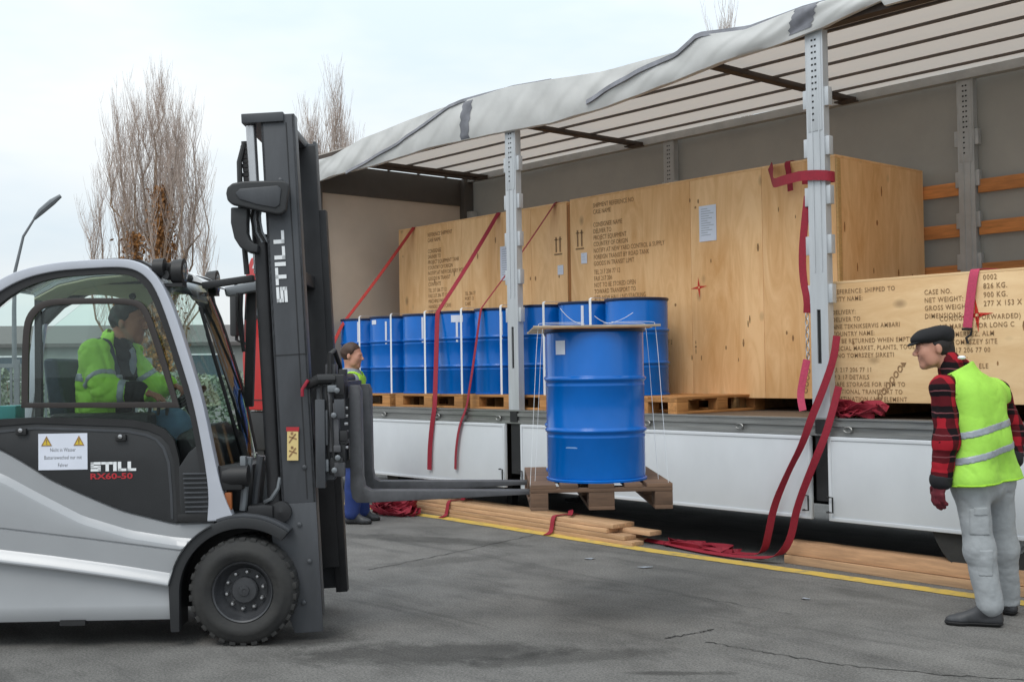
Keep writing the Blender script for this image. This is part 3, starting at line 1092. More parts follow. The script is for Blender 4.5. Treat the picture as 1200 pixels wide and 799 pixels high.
# uprights: near side two in view, far side two in view
def pillar(Xc, yy, s_, m, zt=4.0, n_p=8):
    """s_=-1 faces the yard"""
    wd = .076
    t = TB()
    yo = yy if s_ < 0 else yy - .07
    sl0, sl1 = 1.52, 1.92
    face0, face1 = (yo, yo + .012) if s_ < 0 else (yo, yo + .012)
    # face plate built round a long slot
    t.box(Xc - wd, Xc - .022, face0, face1, 1.117, zt)
    t.box(Xc + .012, Xc + wd, face0, face1, 1.117, zt)
    t.box(Xc - .022, Xc + .012, face0, face1, 1.117, sl0)
    t.box(Xc - .022, Xc + .012, face0, face1, sl1, zt)
    t.box(Xc - wd, Xc - wd + .01, face1, yo + .07, 1.117, zt)
    t.box(Xc + wd - .01, Xc + wd, face1, yo + .07, 1.117, zt)
    t.box(Xc - .03, Xc - .022, face0 - .006, face0, 2.2, zt - .35)
    t.box(Xc + .03, Xc + .038, face0 - .006, face0, 2.2, zt - .35)
    p = t.build('pillar', m, smooth=0)
    t = TB()
    t.box(Xc - .05, Xc + .05, face1, face1 + .004, sl0 - .05, sl1 + .05)
    t.build('slot_back', M['black'], p)
    t = TB()
    t.box(Xc - .06, Xc + .06, face0 - .004, face0 + .0, zt - .75, zt - .02)
    t.build('top_plate', m, p, bevel=.002)
    t = TB()
    for i in range(14):
        for dx in ((0,) if i > 8 else (0, .028)):
            z = zt - .06 - i * .046
            t.box(Xc - .008 + dx - .014, Xc + .008 + dx - .014, face0 - .0055, face0 - .0038, z - .014, z)
    t.build('hole_row', M['black'], p, smooth=0)
    for i in range(n_p):
        z = 3.50 - i * .366
        if z < 2.0:
            break
        for q in (-1, 1):
            t = TB()
            a, b = sorted((Xc + q * (wd - .004), Xc + q * (wd + .036)))
            t.box(a, b, yo + .008, yo + .06, z - .07, z + .07)
            t.build('slat_pocket', m, p, bevel=.004)
    t = TB()
    t.box(Xc - .07, Xc + .07, yo + .02, yo + .1, .5, 1.1)
    t.box(Xc - .05, Xc + .05, yo - .01, yo + .02, 1.0, 1.1)
    t.build('post_foot', M['black'], p)
for X in (-8.49, -5.02, -1.5):
    pillar(X, Y0, -1, M['pillar'])
    pillar(X - .08, YF, 1, M['pillar_far'], zt=4.03)
# front bulkhead and corner posts
TB().box(XL - .06, XL, Y0 + .06, YF, ZB, 3.70).build('bulkhead', M['bulk'], smooth=0)
TB().box(XL - .06, XL + .02, Y0 + .06, YF, 3.70, 4.06).build('bulkhead_header', M['bulk_dark'], bevel=.005)
for y1, y2 in ((Y0, Y0 + .12), (YF - .16, YF)):
    TB().box(XL - .08, XL + .1, y1, y2, ZB - .1, 4.06).build('corner_post', M['bulk_dark'], bevel=.008)
TB().box(XL + .1, XL + .19, YF - .12, YF - .01, 3.2, 3.62).build('corner_plate', M['pillar_far'], bevel=.004)
# closed far curtain with soft sag between uprights
t = TB()
nx, nz = 110, 14
for i in range(nx + 1):
    X = XL + (XR - XL) * i / nx
    for j in range(nz + 1):
        z = .99 + (4.06 - .99) * j / nz
        ph = math.sin(math.pi * ((X + 8.5) / 3.47 % 1))
        t.v.append((X, YF + .03 + .03 * ph * math.sin(math.pi * j / nz) + .008 * math.sin(X * 5.1 + z * 1.7) * ph + .006 * math.sin(X * 2.2 - z * 3), z))
for i in range(nx):
    for j in range(nz):
        a = i * (nz + 1) + j
        t.f.append((a, a + nz + 1, a + nz + 2, a + 1))
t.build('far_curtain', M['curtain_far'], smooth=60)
# orange slats between the far uprights
for (a, b) in ((-8.5, -5.19), (-5.01, -1.67), (-1.49, 1.5)):
    for z in (3.06, 2.69, 2.32, 1.95, 1.58):
        TB().box(a, b, YF - .045, YF - .02, z - .06, z + .06).build('slat', M['slat'], bevel=.004)
# roof skin, laths and bows
t = TB()
nx, ny = 90, 10
for i in range(nx + 1):
    X = XL + (XR - XL) * i / nx
    for j in range(ny + 1):
        Y = Y0 + (YF - Y0) * j / ny
        t.v.append((X, Y, ZR + .035 + .02 * math.sin(math.pi * ((X + 6.2) / 2.75 % 1)) + .006 * math.sin(X * 3 + Y * 5)))
for i in range(nx):
    for j in range(ny):
        a = i * (ny + 1) + j
        t.f.append((a, a + ny + 1, a + ny + 2, a + 1))
t.build('roof_tarpaulin', M['roof'], smooth=60)
for Y in (7.7, 8.115, 8.55, 9.02, 9.47):
    TB().box(XL, XR, Y - .014, Y + .014, ZR - .008, ZR + .012).build('roof_lath', M['lath'])
for yy in (Y0 + .05, YF - .05):
    TB().box(XL, XR, yy - .05, yy + .05, ZR - .05, ZR + .03).build('roof_rail', M['pillar_far'] if yy > 8 else M['bow'])
for k in range(5):
    X = -11.72 + 2.752 * k
    t = TB()
    t.box(X - .045, X + .045, Y0 + .1, YF - .1, ZR - .055, ZR - .012)
    b_ = t.build('roof_bow', M['bow'], bevel=.004)
    for yy in (Y0 + .16, YF - .2):
        t = TB()
        t.box(X - .09, X + .09, yy - .07, yy + .07, ZR - .07, ZR - .056)
        t.build('bow_bracket', M['bow'], b_)
TB().box(XL + .25, XL + .29, Y0 + .1, YF - .1, ZR - .05, ZR - .012).build('front_roof_bar', M['bow'])
# gathered near curtain: a thick folded roll lying along the roof edge
UP = [(-11.868, 4.029), (-11.623, 4.033), (-10.992, 4.133), (-9.705, 4.215), (-8.468, 4.236), (-7.861, 4.19), (-7.195, 4.126), (-6.304, 4.115), (-6.074, 4.198), (-5.603, 4.137), (-5.125, 4.181), (-4.615, 4.179), (-3.96, 4.185)]
LOW = [(-11.874, 3.775), (-11.628, 3.793), (-10.828, 3.79), (-9.714, 3.831), (-8.479, 3.799), (-7.871, 3.771), (-7.203, 3.794), (-6.403, 3.865), (-5.862, 3.923), (-5.365, 3.944), (-4.928, 3.987), (-4.413, 4.067), (-3.9, 4.111)]
ux, uz = [p[0] for p in UP], [p[1] for p in UP]
lx, lz = [p[0] for p in LOW], [p[1] for p in LOW]
t = TB()
NX, NS = 420, 26
rgc = random.Random(2)
xs = np.linspace(-12.35, -1.2, NX)
def surf(X, v, lift=0.0):
    zu = float(np.interp(X, ux, uz))
    zl = float(np.interp(X, lx, lz))
    if X > -4.4:
        zu, zl = 4.27, 4.02
    hgt = zu - zl
    # section: inner lip -> flat outer face -> crest -> lies back on the roof
    if v < .10:
        q = v / .10
        y, z = Y0 + .05 - .10 * q, zl + .03 * (1 - q)
    elif v < .64:
        q = (v - .10) / .54
        y = Y0 - .05 - .022 * math.sin(math.pi * q ** .8) - .01 * q
        z = zl + hgt * q
    else:
        q = (v - .64) / .36
        y = Y0 - .06 + .55 * q
        z = zu + .03 * math.sin(math.pi * min(1, q * 1.8)) - (zu - 4.12) * q ** 1.3
    # slanting creases running up to the right, sharp on one side
    def crease(ph, per, sl):
        u_ = ((X - sl * v + ph) / per) % 1.0
        return (u_ / .86 if u_ < .86 else (1 - u_) / .14) - .5
    fw = math.sin(math.pi * min(1, max(0, (v - .04) / .62))) ** .7
    f1 = fw * (.030 * crease(.3, 1.75, 1.5) * (.6 + .4 * math.sin(X * .9)) + .012 * crease(.9, .93, .6) + .006 * crease(.2, .37, .9) + .005 * math.sin(X * 9 + v * 6 + 2 * math.sin(X * 1.7)))
    return (X, y - f1 - lift, z + f1 * .25 + lift * .3)
for i, X in enumerate(xs):
    for j in range(NS):
        t.v.append(surf(X, j / (NS - 1)))
for i in range(NX - 1):
    for j in range(NS - 1):
        a = i * NS + j
        t.f.append((a, a + NS, a + NS + 1, a + 1))
t.build('side_curtain', M['curtain'], smooth=50)
# dark hems and smudged patches on the gathered curtain
def hem(pts, wd, thick=.012):
    P = []
    for i in range(len(pts) - 1):
        for k in range(14):
            q = k / 14
            P.append(surf(pts[i][0] * (1 - q) + pts[i + 1][0] * q, pts[i][1] * (1 - q) + pts[i + 1][1] * q, .007))
    t = TB()
    t.ribbon(P, wd, thick, (0, .3, 1))
    t.build('curtain_hem', M['curtain_dark'])
hem([(-11.3, .10), (-10.2, .34), (-9.35, .62), (-8.6, .70), (-7.9, .72)], .035)
hem([(-7.35, .24), (-6.75, .46), (-6.1, .64), (-5.3, .70), (-4.5, .72)], .045)
for Xc, hw, v0, v1 in ((-9.12, .07, .08, .66), (-5.10, .10, .2, .68)):
    t = TB()
    for i in range(13):
        for j in range(13):
            X = Xc - hw + 2 * hw * i / 12 + .08 * j / 12 + .012 * math.sin(j * 2.3) * (1 if i in (0, 12) else 0)
            t.v.append(surf(X, v0 + (v1 - v0) * j / 12, .004))
    t.f = [(i * 13 + j, i * 13 + 13 + j, i * 13 + 14 + j, i * 13 + j + 1) for i in range(12) for j in range(12)]
    t.build('curtain_patch', M['curtain_dark'], smooth=60)
# running gear and frame below the floor
for y in (8.15, 9.1):
    TB().box(XL + .4, XR, y - .07, y + .07, .62, 1.06).build('frame_beam', M['chassis'])
for k in range(10):
    TB().box(XL + .5 + k * 1.25, XL + .6 + k * 1.25, Y0 + .1, YF - .1, .95, 1.06).build('cross_member', M['chassis'])
tyre = None
for X in (-3.72, -2.4, -1.1):
    TB().tube([(X, Y0 + .3, .5), (X, YF - .3, .5)], .08, 10).build('axle', M['chassis'])
    for yy, sg in ((Y0 + .2, 1), (YF - .2, -1)):
        t = TB()
        t.lathe([(.29, -.17), (.47, -.18), (.505, -.12), (.51, 0), (.505, .12), (.47, .18), (.29, .17)], 40, '-y', (X, yy, .51), False)
        wh = t.build('wheel', M['rubber'])
        t = TB()
        t.lathe([(.05, .12), (.1, .12), (.12, .06), (.24, .05), (.29, .16), (.3, .16), (.3, -.16)], 32, '-y', (X, yy, .51))
        t.build('rim', M['pillar_far'], wh)
for X in (-9.35,):
    for y in (8.1, 9.15):
        t = TB()
        t.box(X - .06, X + .06, y - .06, y + .06, .18, 1.0)
        t.box(X - .16, X + .16, y - .14, y + .14, .02, .05)
        t.box(X - .04, X + .04, y - .04, y + .04, .05, .2)
        t.build('landing_leg', M['chassis'])
TB().box(XL, XR, YF - .05, YF - .02, .14, .98).build('far_light_blocker', M['chassis'])  # added unseen sheet, keeps far-side light out from under the trailer
TB().box(-8.2, -6.4, 8.3, 9.0, .3, .9).build('tool_box', M['chassis'], bevel=.02)
# ------------------------------------------------------------------ pallets (0.8 x 1.2), long side along local x
def make_pallet(label, m, loc, rotz, group=None, name='wooden_pallet'):
    t = thing(name, label, 'pallet', loc, rotz, group)
    dk = {}
    for y, wd in ((-.3275, .145), (-.181, .1), (0, .145), (.181, .1), (.3275, .145)):
        me = dk.get(wd) or dk.setdefault(wd, MB().box(-.6, .6, -wd / 2, wd / 2, .122, .144).mesh('deck_board', m, .003))
        link('deck_board', me, t).location = (0, y, 0)
    me = MB().box(-.0725, .0725, -.4, .4, .1, .1215).mesh('cross_board', m, .003)
    for x in (-.5275, 0, .5275):
        link('cross_board', me, t).location = (x, 0, 0)
    for y, wd in ((-.35, .1), (0, .145), (.35, .1)):
        me = MB().box(-.0725, .0725, -wd / 2, wd / 2, .0225, .0995).mesh('block', m, .004)
        for x in (-.5275, 0, .5275):
            link('block', me, t).location = (x, y, 0)
        me2 = MB().box(-.6, .6, -wd / 2, wd / 2, 0, .022).mesh('bottom_board', m, .003)
        link('bottom_board', me2, t).location = (0, y, 0)
    return t

# ------------------------------------------------------------------ steel drums
def make_drum(label, loc, rotz, group):
    t = thing('steel_drum', label, 'drum', loc, rotz, group)
    r = .2865
    prof = [(r - .012, .012), (r - .001, .02), (r, .03)]
    for zc in (.292, .588):
        prof += [(r, zc - .045), (r + .0022, zc - .041), (r + .0022, zc - .036), (r, zc - .031), (r, zc - .019), (r + .003, zc - .014), (r + .0115, zc - .006), (r + .013, zc), (r + .0115, zc + .006), (r + .003, zc + .014), (r, zc + .019)]
    prof += [(r, .852), (r - .004, .862), (0, .862)]
    MB().lathe(prof, 64).build('body', M['blue'], t, smooth=40)
    MB().lathe([(r - .014, 0.0), (r + .008, 0.0), (r + .009, .012), (r + .001, .018), (r - .014, .018)], 64).build('bottom_chime', M['blue'], t, smooth=40)
    c = MB().lathe([(r - .012, .862), (r + .006, .858), (r + .0095, .87), (r + .006, .882), (r - .008, .882), (r - .012, .864)], 64).build('top_chime', M['blue_lid'], t, smooth=40)
    b = MB()
    b.lathe([(.036, .862), (.036, .874), (0, .874)], 16, 'z', (.19, .0, 0))
    b.build('bung', M['steel'], t)
    return t

# eight on the trailer, two to a pallet
DX = [-11.805 + .64 * i for i in range(8)]
YD = 7.9
PZ = ZB
pal0 = None
PL = ['bed pallet under the two drums nearest the front bulkhead', 'bed pallet crossed by the lower end of the middle red strap', 'bed pallet under the drums just left of the left trailer upright', 'bed pallet hidden behind the lifted drum, second from the right end', 'bed pallet at the right end of the drum row, sticking out past the last drum']
DL = ['blue drum at the far left end of the row, next to the bulkhead', 'blue drum second from the bulkhead, standing right beside the end drum',
      'blue drum third from the bulkhead, crossed by a red strap', 'blue drum fourth from the bulkhead, with a white label at its top',
      'blue drum directly left of the left trailer upright, crossed by a thin red strap', 'blue drum directly right of the left trailer upright',
      'blue drum half hidden behind the lifted drum, second from the right of the row', 'blue drum at the right end of the row, in front of the big crate']
drum0 = None
PP = [(-11.33, 0), (-10.02, 0), (-8.70, 0), (-7.66, R(90)), (-6.85, R(90))]
for i, (px, rz) in enumerate(PP):
    if pal0 is None:
        pal0 = make_pallet(PL[0], M['pal_new'], (px, YD if not rz else YD + .15, PZ), 0, 'pallets under the drums on the trailer')
    else:
        dup(pal0, (px, YD if not rz else YD + .12, PZ), rz, PL[i])
for i in range(8):
    lc = (DX[i], YD - .01 * (i % 2), PZ + .145)
    if drum0 is None:
        drum0 = make_drum(DL[0], lc, R(110), 'blue drums on the trailer')
    else:
        dup(drum0, lc, R(40 + i * 53), DL[i])
# white labels stuck on some drums, white vertical strapping between them
def drum_label(x, y, z, ang, w_, h_, label):
    t = MB()
    n = 5
    for k in range(n):
        a = ang + (k / (n - 1) - .5) * w_ / .289
        for zz in (z, z + h_):
            t.v.append((math.cos(a) * .2895, math.sin(a) * .2895, zz - z))
    for k in range(n - 1):
        t.f.append((2 * k, 2 * k + 2, 2 * k + 3, 2 * k + 1))
    o = t.build('drum_label', M['paper'])
    o.location = (x, y, z)
    return tag(o, label, 'label')
TP = PZ + .145
drum_label(DX[3], YD - .01, TP + .76, R(-52), .13, .075, 'white sticker near the top of the fourth drum on the trailer')
drum_label(DX[3], YD - .01, TP + .55, R(-52), .022, .21, 'narrow white tape strip below the sticker on the fourth drum')
drum_label(DX[1], YD - .01, TP + .56, R(-56), .022, .26, 'narrow white tape strip on the second drum on the trailer')
drum_label(DX[1], YD - .01, TP + .79, R(-92), .09, .05, 'small white sticker at the top left of the second drum')
drum_label(DX[0], YD, TP + .58, R(-50), .022, .26, 'narrow white tape strip on the drum nearest the bulkhead')
drum_label(DX[2], YD, TP + .56, R(-50), .022, .28, 'narrow white tape strip on the third drum, left of the red strap')
drum_label(DX[4], YD, TP + .56, R(-42), .022, .28, 'narrow white tape strip on the drum left of the upright')
drum_label(DX[6], YD, TP + .56, R(-56), .025, .28, 'narrow white tape strip on the drum behind the lifted one')
SL = ['white strapping band between the end drum and the second drum', 'white strapping band between the second and third drums', 'white strapping band between the third and fourth drums',
      'white strapping band between the fourth and fifth drums', 'white strapping band just right of the left trailer upright', 'white strapping band left of the half hidden drum', 'white strapping band left of the right end drum']
for k, i in enumerate((0, 1, 2, 3, 4, 5, 6)):
    X = (DX[i] + DX[i + 1]) / 2
    yb = YD - .292
    t = MB()
    t.ribbon([(0, 0, .012), (0, 0, .92), (0, .02, .932), (0, .6, .932)], .03, .002, (1, 0, 0))
    o = t.build('strapping_band', M['white_band'])
    o.location = (X, yb, PZ + .116)
    tag(o, SL[k], 'strap', 'white bands round the trailer drums')

# ------------------------------------------------------------------ crates
def crate(name, label, x0, x1, y0, y1, z0, z1, ply, seams, edge=.02, nskid=4):
    t = thing(name, label, 'crate', (x0, y0, z0))
    L_, D_, H_ = x1 - x0, y1 - y0, z1 - z0
    b = .11
    xs_ = [0] + seams + [L_]
    for a, c in zip(xs_[:-1], xs_[1:]):
        me = MB().box(0, c - a - .003, 0, edge, b, H_).mesh('front_panel', ply, .0015)
        o = link('front_panel', me, t)
        o.location = (a + .0015, 0, 0)
    for q, nm in ((0, 'side_panel'), (L_ - edge, 'side_panel')):
        MB().box(q, q + edge, edge + .001, D_, b, H_).build(nm, ply, t, bevel=.0015)
    MB().box(.0, L_, .001, D_, H_ + .001, H_ + .019).build('top_panel', ply, t, bevel=.0015)
    MB().box(edge + .001, L_ - edge - .001, D_ - edge, D_ - .001, b, H_ - .001).build('back_panel', ply, t)
    MB().box(edge + .002, L_ - edge - .002, edge + .002, D_ - edge - .002, b, b + .02).build('base_panel', ply, t)
    for k in range(nskid):
        x = .05 + (L_ - .2) * k / (nskid - 1)
        MB().box(x, x + .1, .01, D_ - .01, 0, b - .001).build('skid', M['skid'], t, bevel=.004)
    return t
c1 = crate('plywood_crate', 'long plywood crate behind the blue drums, next to the front bulkhead', -11.78, -8.765, 8.4, 9.8, ZB, 3.235, M['ply'], [1.25, 2.45])
c2 = crate('plywood_crate', 'big plywood crate with white sheet and red cross, in the middle of the load', -8.715, -5.52, 8.4, 9.8, ZB, 3.245, M['ply'], [1.62, 2.44])
c3 = crate('plywood_crate', 'low plywood crate with large stencilled text behind the man in the cap', -5.03, -2.26, 7.58, 9.11, ZB + .005, 2.115, M['ply3'], [])
MB().box(3.018, 3.064, .004, .05, .1, 2.1).build('batten', M['batten'], c1, bevel=.003)
MB().box(3.196, 3.215, .0, .05, .11, 2.12).build('edge_batten', M['ply_edge'], c2, bevel=.002)

def put_text(cr_, body, x, z, size, m=None, sp=1.0, line=1.0, rot=0.0, y=-.0025, name='stencil_print', bold=0.0, xs=.72):
    me = text_mesh(name, body, size, m or M['ink'], sp, line, bold)
    o = link(name, me, cr_)
    o.location = (x, y, z)
    o.rotation_euler = (0, rot, 0)
    o.scale = (xs, 1, 1)
    o['kind'] = 'stuff'
    return o
# shipping text on the two long crates
T1 = "REFERENCE SHIPMENT\nCASE NAME\n\nCONSIGNEE\nDELIVER TO\nPROJECT EQUIPMENT TANK\nCOUNTRY OF ORIGIN\nNOTIFY AT NEW DELIVERY PORT\nGOODS IN TRANSIT\nCONTENTS"
T2 = "TEL 217 206 77 12\nFAX 217 206 77 13\nMACHINE PARTS\nHANDLE WITH CARE\nKEEP DRY"
put_text(c1, T1, .60, 2.05, .066, M['ink2'], 1.0, 1.0)
put_text(c1, T2, .60, 1.38, .064, M['ink2'])
put_text(c1, "TEL 206 77\nPORT 12\nCARE", 1.30, 1.3, .058, M['ink2'])
put_text(c2, "SHIPMENT REFERENCE NO\nCASE NAME\n\nCONSIGNEE NAME\nDELIVER TO\nPROJECT EQUIPMENT\nCOUNTRY OF ORIGIN\nNOTIFY AT NEW YARD CONTROL & SUPPLY\nFOREIGN TRANSIT BY ROAD TANK\nGOODS IN TRANSIT LIMIT", .34, 2.08, .066, M['ink2'])
put_text(c2, "TEL 217 206 77 12\nFAX 217 206\nNOT TO BE STORED OPEN\nTOWARD TRANSPORT TO\nSITE: NEW HALL / NO STACKING\nKEEP DRY\nPARTS\nHANDLE CARE", .34, 1.40, .066, M['ink2'])
put_text(c2, "2 OF 2", 1.25, .66, .06, M['ink2'])
# upright-arrows marks beside the joint
def marks(cr_, boxes, m, name):
    t = MB()
    for x0, x1, z0, z1 in boxes:
        t.box(x0, x1, -.003, -.001, z0, z1)
    return t.build(name, m, cr_, smooth=0)
def uparrow(x, z, h):
    return [(x, x + .02, z, z + h), (x + .06, x + .08, z, z + h), (x - .015, x + .035, z + h * .8, z + h * .86), (x + .045, x + .095, z + h * .8, z + h * .86), (x - .02, x + .1, z - .03, z - .015)]
marks(c1, uparrow(2.84, 1.62, .16), M['ink'], 'arrow_mark')
marks(c2, uparrow(.1, 1.65, .17), M['ink'], 'arrow_mark')
# dark nail and stain marks
def specks(cr_, n, x0, x1, z0, z1, seed, L=()):
    rg = random.Random(seed)
    t = MB()
    for x, z in list(L) + [(rg.uniform(x0, x1), rg.uniform(z0, z1)) for _ in range(n)]:
        w_, h_ = rg.uniform(.005, .013), rg.uniform(.01, .04)
        t.add([(x + w_ * math.cos(a), -.0015, z + h_ * math.sin(a)) for a in (0, 1.05, 2.1, 3.14, 4.2, 5.2)], [(5, 4, 3, 2, 1, 0)])
    return t.build('nail_mark', M['ink2'], cr_, smooth=0)
specks(c1, 16, .05, 2.9, .8, 2.0, 3)
specks(c2, 20, 1.3, 3.1, .3, 2.0, 4, [(1.62, 1.95), (1.72, 1.93), (1.66, .62), (1.66, .58), (1.66, .54)])
specks(c3, 8, .1, 2.6, .2, .95, 5)
rg = random.Random(8)
t = MB()
for yy, zz in [(.12, 1.55), (.3, 1.22), (.55, 1.2), (.62, 1.62), (.95, 1.2), (1.05, 1.14), (1.18, 1.16), (.28, .95), (.48, .95), (.8, .93), (1.1, .95), (.7, 1.9)]:
    w_, h_ = rg.uniform(.008, .016), rg.uniform(.02, .05)
    t.add([(3.1962, yy + w_ * math.cos(a), zz + h_ * math.sin(a)) for a in (0, 1.05, 2.1, 3.14, 4.2, 5.2)], [(0, 1, 2, 3, 4, 5)])
t.build('knot_mark', M['batten'], c2, smooth=0)
def cross(cr_, x, z, s_, m):
    t = MB()
    for k in range(4):
        a = k * math.pi / 2 + .08
        d, q = Vector((math.cos(a), math.sin(a))), Vector((-math.sin(a), math.cos(a)))
        P = [d * .01 + q * s_ * .13, d * s_ * .5 + q * s_ * .07, d * s_, d * s_ * .5 - q * s_ * .07, d * .01 - q * s_ * .13]
        t.add([(x + p.x, -.0025, z + p.y) for p in P], [(0, 1, 2, 3, 4)])
    return t.build('cross_mark', m, cr_, smooth=0)
cross(c2, 1.71, 1.13, .1, M['ink_red'])
cross(c3, 1.135, .715, .12, M['ink_red'])
def sheet(cr_, x, z, w_, h_, label, lines=10, name='paper_sheet'):
    t = MB().box(x, x + w_, -.005, -.003, z, z + h_).build(name, M['paper'], cr_, smooth=0)
    if lines:
        k = MB()
        for i in range(lines):
            zz = z + h_ * (.9 - .8 * i / lines)
            k.box(x + w_ * .12, x + w_ * (.5 + .36 * ((i * 7) % 5) / 4), -.0062, -.0052, zz, zz + h_ * .016)
        k.build('printed_line', M['refl'], t, smooth=0)
    return t
sheet(c2, 1.73, 1.55, .2, .33, '', 12)
sheet(c1, 1.94, 1.38, .28, .38, '', 12)
sheet(c1, 2.87, 1.38, .085, .10, '', 3)
sheet(c2, .16, 1.47, .085, .11, '', 3)
# stencilled text on the low crate
B = .0016
TX = [(p[0] + 5.03, p[1] - ZB - .005) for p in [(-5.017, 2.077), (-5.036, 1.923), (-5.032, 1.492), (-4.279, 2.032), (-3.845, 2.11), (-4.168, 1.84), (-3.876, 1.375)]]
L_ = 1.04
for (x, z), body, sz in zip(TX, ("REFERENCE: SHIPPED TO\nCITY NAME:",
                             "DELIVERY:\nDELIVER TO\nNNE TEKNIKSERVIS AMBARI\nCOUNTRY NAME:\nTO BE RETURNED WHEN EMPTY BY\nSPECIAL MARKET, PLANTS, TOOL\nI. NO TOMRSZEY SIRKETI",
                             "U. 217 206 77 11\nP 2 17 DETAILS\nSAFE STORAGE FOR ITEM TO\nNATIONAL TRANSPORT TO\nDESTINATION / NO ELEMENT",
                             "CASE NO.\nNET WEIGHT:\nGROSS WEIGHT:\nDIMENSIONS:", "0002\n826 KG.\n900 KG.\n277 X 153 X 1",
                             "CONSIGNEE (FORWARDED)\nNE MARKET FOR LONG C\nSAN. MERKEZ, ALM\nNO TOMRSZEY SITE\nTEL 217 206 77 00\nADDRESS:\nS AS PETROL ELE\nS POWER U\nPE MUSH W\nSEE UNIT",
                             ), (.053, .052, .052, .054, .057, .053)):
    put_text(c3, body, x, z, sz * .9, None, 1.14, L_ / .9, bold=.0006, xs=.86)
# chain-sling lifting mark, stencilled
t = MB()
def ring(cx, cz, r_, w_):
    n = 10
    t.band([(cx + r_ * math.cos(i * .6283), cz + r_ * 1.25 * math.sin(i * .6283)) for i in range(n)], [(cx + (r_ - w_) * math.cos(i * .6283), cz + (r_ * 1.25 - w_) * math.sin(i * .6283)) for i in range(n)], -.003, -.001, True)
for k in range(6):
    ring(.385 + .033 * k, .155 + .04 * k, .021, .009)
t.prism([(.555, .40), (.60, .40), (.585, .37), (.57, .37)], -.003, -.001)
t.prism([(.33, .13), (.37, .15), (.375, .135), (.345, .112)], -.003, -.001)
t.build('sling_mark', M['ink'], c3, smooth=0)
t = MB()
for k in range(4):
    ring(2.86 + .01 * k, .18 + .055 * k, .02, .009)
t.build('sling_mark', M['ink'], c2, smooth=0)

# ------------------------------------------------------------------ webbing on the load
def strap(label, pts, wd, m, side, group=None, t=.004, name='ratchet_strap', cat='strap'):
    if isinstance(side, list):
        side = soft(side, 2)
    pts = soft([tuple(p) for p in pts], 2)
    c = Vector(pts[0])
    o = MB().ribbon([Vector(p) - c for p in pts], wd, t, side).build(name, m, smooth=60)
    o.location = c
    return tag(o, label, cat, group)
ZT = 3.262
ycr, ydr = 8.395, 7.595
def sag(a, b, n, s_):
    a, b = Vector(a), Vector(b)
    return [a.lerp(b, i / n) + Vector((0, 0, -s_ * math.sin(math.pi * i / n))) for i in range(n + 1)]
DT = PZ + .145 + .884
strap('thin red strap from crate top down to the drum beside the bulkhead', [(-11.44, 9.0, ZT), (-11.45, ycr, ZT)] + sag((-11.46, ycr - .005, ZT - .02), (-11.85, ydr - .02, DT - .1), 6, .02) + [(-12.0, 7.36, 1.4), (-12.03, 7.35, .6)], .05, M['strap_orange'], (1, .3, 0), 'red straps over the crate by the drums')
strap('middle red strap running over the drums and hanging below the trailer rail', [(-9.85, 9.0, ZT), (-9.855, ycr, ZT)] + sag((-9.86, ycr - .005, ZT - .02), (-9.93, ydr, DT + .01), 6, .02) + sag((-9.93, ydr - .02, DT - .02), (-9.73, 7.37, 1.12), 5, .03) + [(-9.76, 7.355, .95), (-9.80, 7.352, .7), (-9.81, 7.35, .47)], .06, M['strap'], (1, .2, 0), 'red straps over the crate by the drums')
strap('right red strap running over the drums beside the upright, hanging from the rail', [(-8.93, 9.0, ZT), (-8.935, ycr, ZT)] + sag((-8.94, ycr - .005, ZT - .02), (-9.2, ydr, DT + .01), 6, .02) + sag((-9.2, ydr - .02, DT - .02), (-9.20, 7.37, 1.12), 5, .03) + [(-9.3, 7.355, .95), (-9.36, 7.352, .7), (-9.37, 7.35, .5)], .055, M['strap'], (1, -.3, .2), 'red straps over the crate by the drums')
# belt looped round the right upright with its loose end over the big crate
P = [(-6.15, 8.36, 3.25), (-6.05, 8.25, 3.17), (-5.9, 8.05, 3.06), (-5.7, 7.8, 2.985), (-5.45, 7.55, 2.95), (-5.2, 7.4, 2.935), (-5.14, 7.368, 2.93), (-5.02, 7.362, 2.92), (-4.925, 7.366, 2.905), (-4.90, 7.42, 2.9), (-4.91, 7.48, 2.9), (-5.02, 7.49, 2.91), (-5.2, 7.47, 2.92)]
strap('red belt looped round the upright near the big crate top, loose end lying left', P, .075, M['strap'], [(.2, .3, 1)] * 2 + [(.2, -.2, 1)] * 2 + [(0, 0, 1)] * 9)
strap('short red tail of the belt standing up on the big crate edge', [(-5.92, 8.33, 3.0), (-5.95, 8.36, 3.15), (-6.0, 8.39, 3.28), (-5.98, 8.5, 3.275)], .05, M['strap'], (1, .2, 0))
strap('red strap hanging along the left edge of the right upright', [(-5.12, 7.42, 2.78), (-5.135, 7.40, 2.6), (-5.16, 7.39, 2.35), (-5.155, 7.39, 2.15), (-5.12, 7.39, 2.0), (-5.13, 7.395, 1.9)], .055, M['strap'], (1, .5, 0))
t = MB()
for k in range(7):
    z = 1.88 - k * .05
    t.tube([(-5.135 + .012 * math.cos(a) * (1 if k % 2 else .3), 7.40 + .012 * math.cos(a) * (.3 if k % 2 else 1), z + .028 * math.sin(a)) for a in np.linspace(0, 6.283, 9)], .0045, 5, False)
o = t.build('chain', M['steel'])
tag(o, 'short steel chain hanging beside the slot of the right upright', 'chain')
strap('red strap end with steel hook below the chain at the right upright', [(-5.14, 7.395, 1.55), (-5.17, 7.38, 1.4), (-5.19, 7.37, 1.28), (-5.16, 7.36, 1.17)], .055, M['strap_pink'], (1, .4, 0))
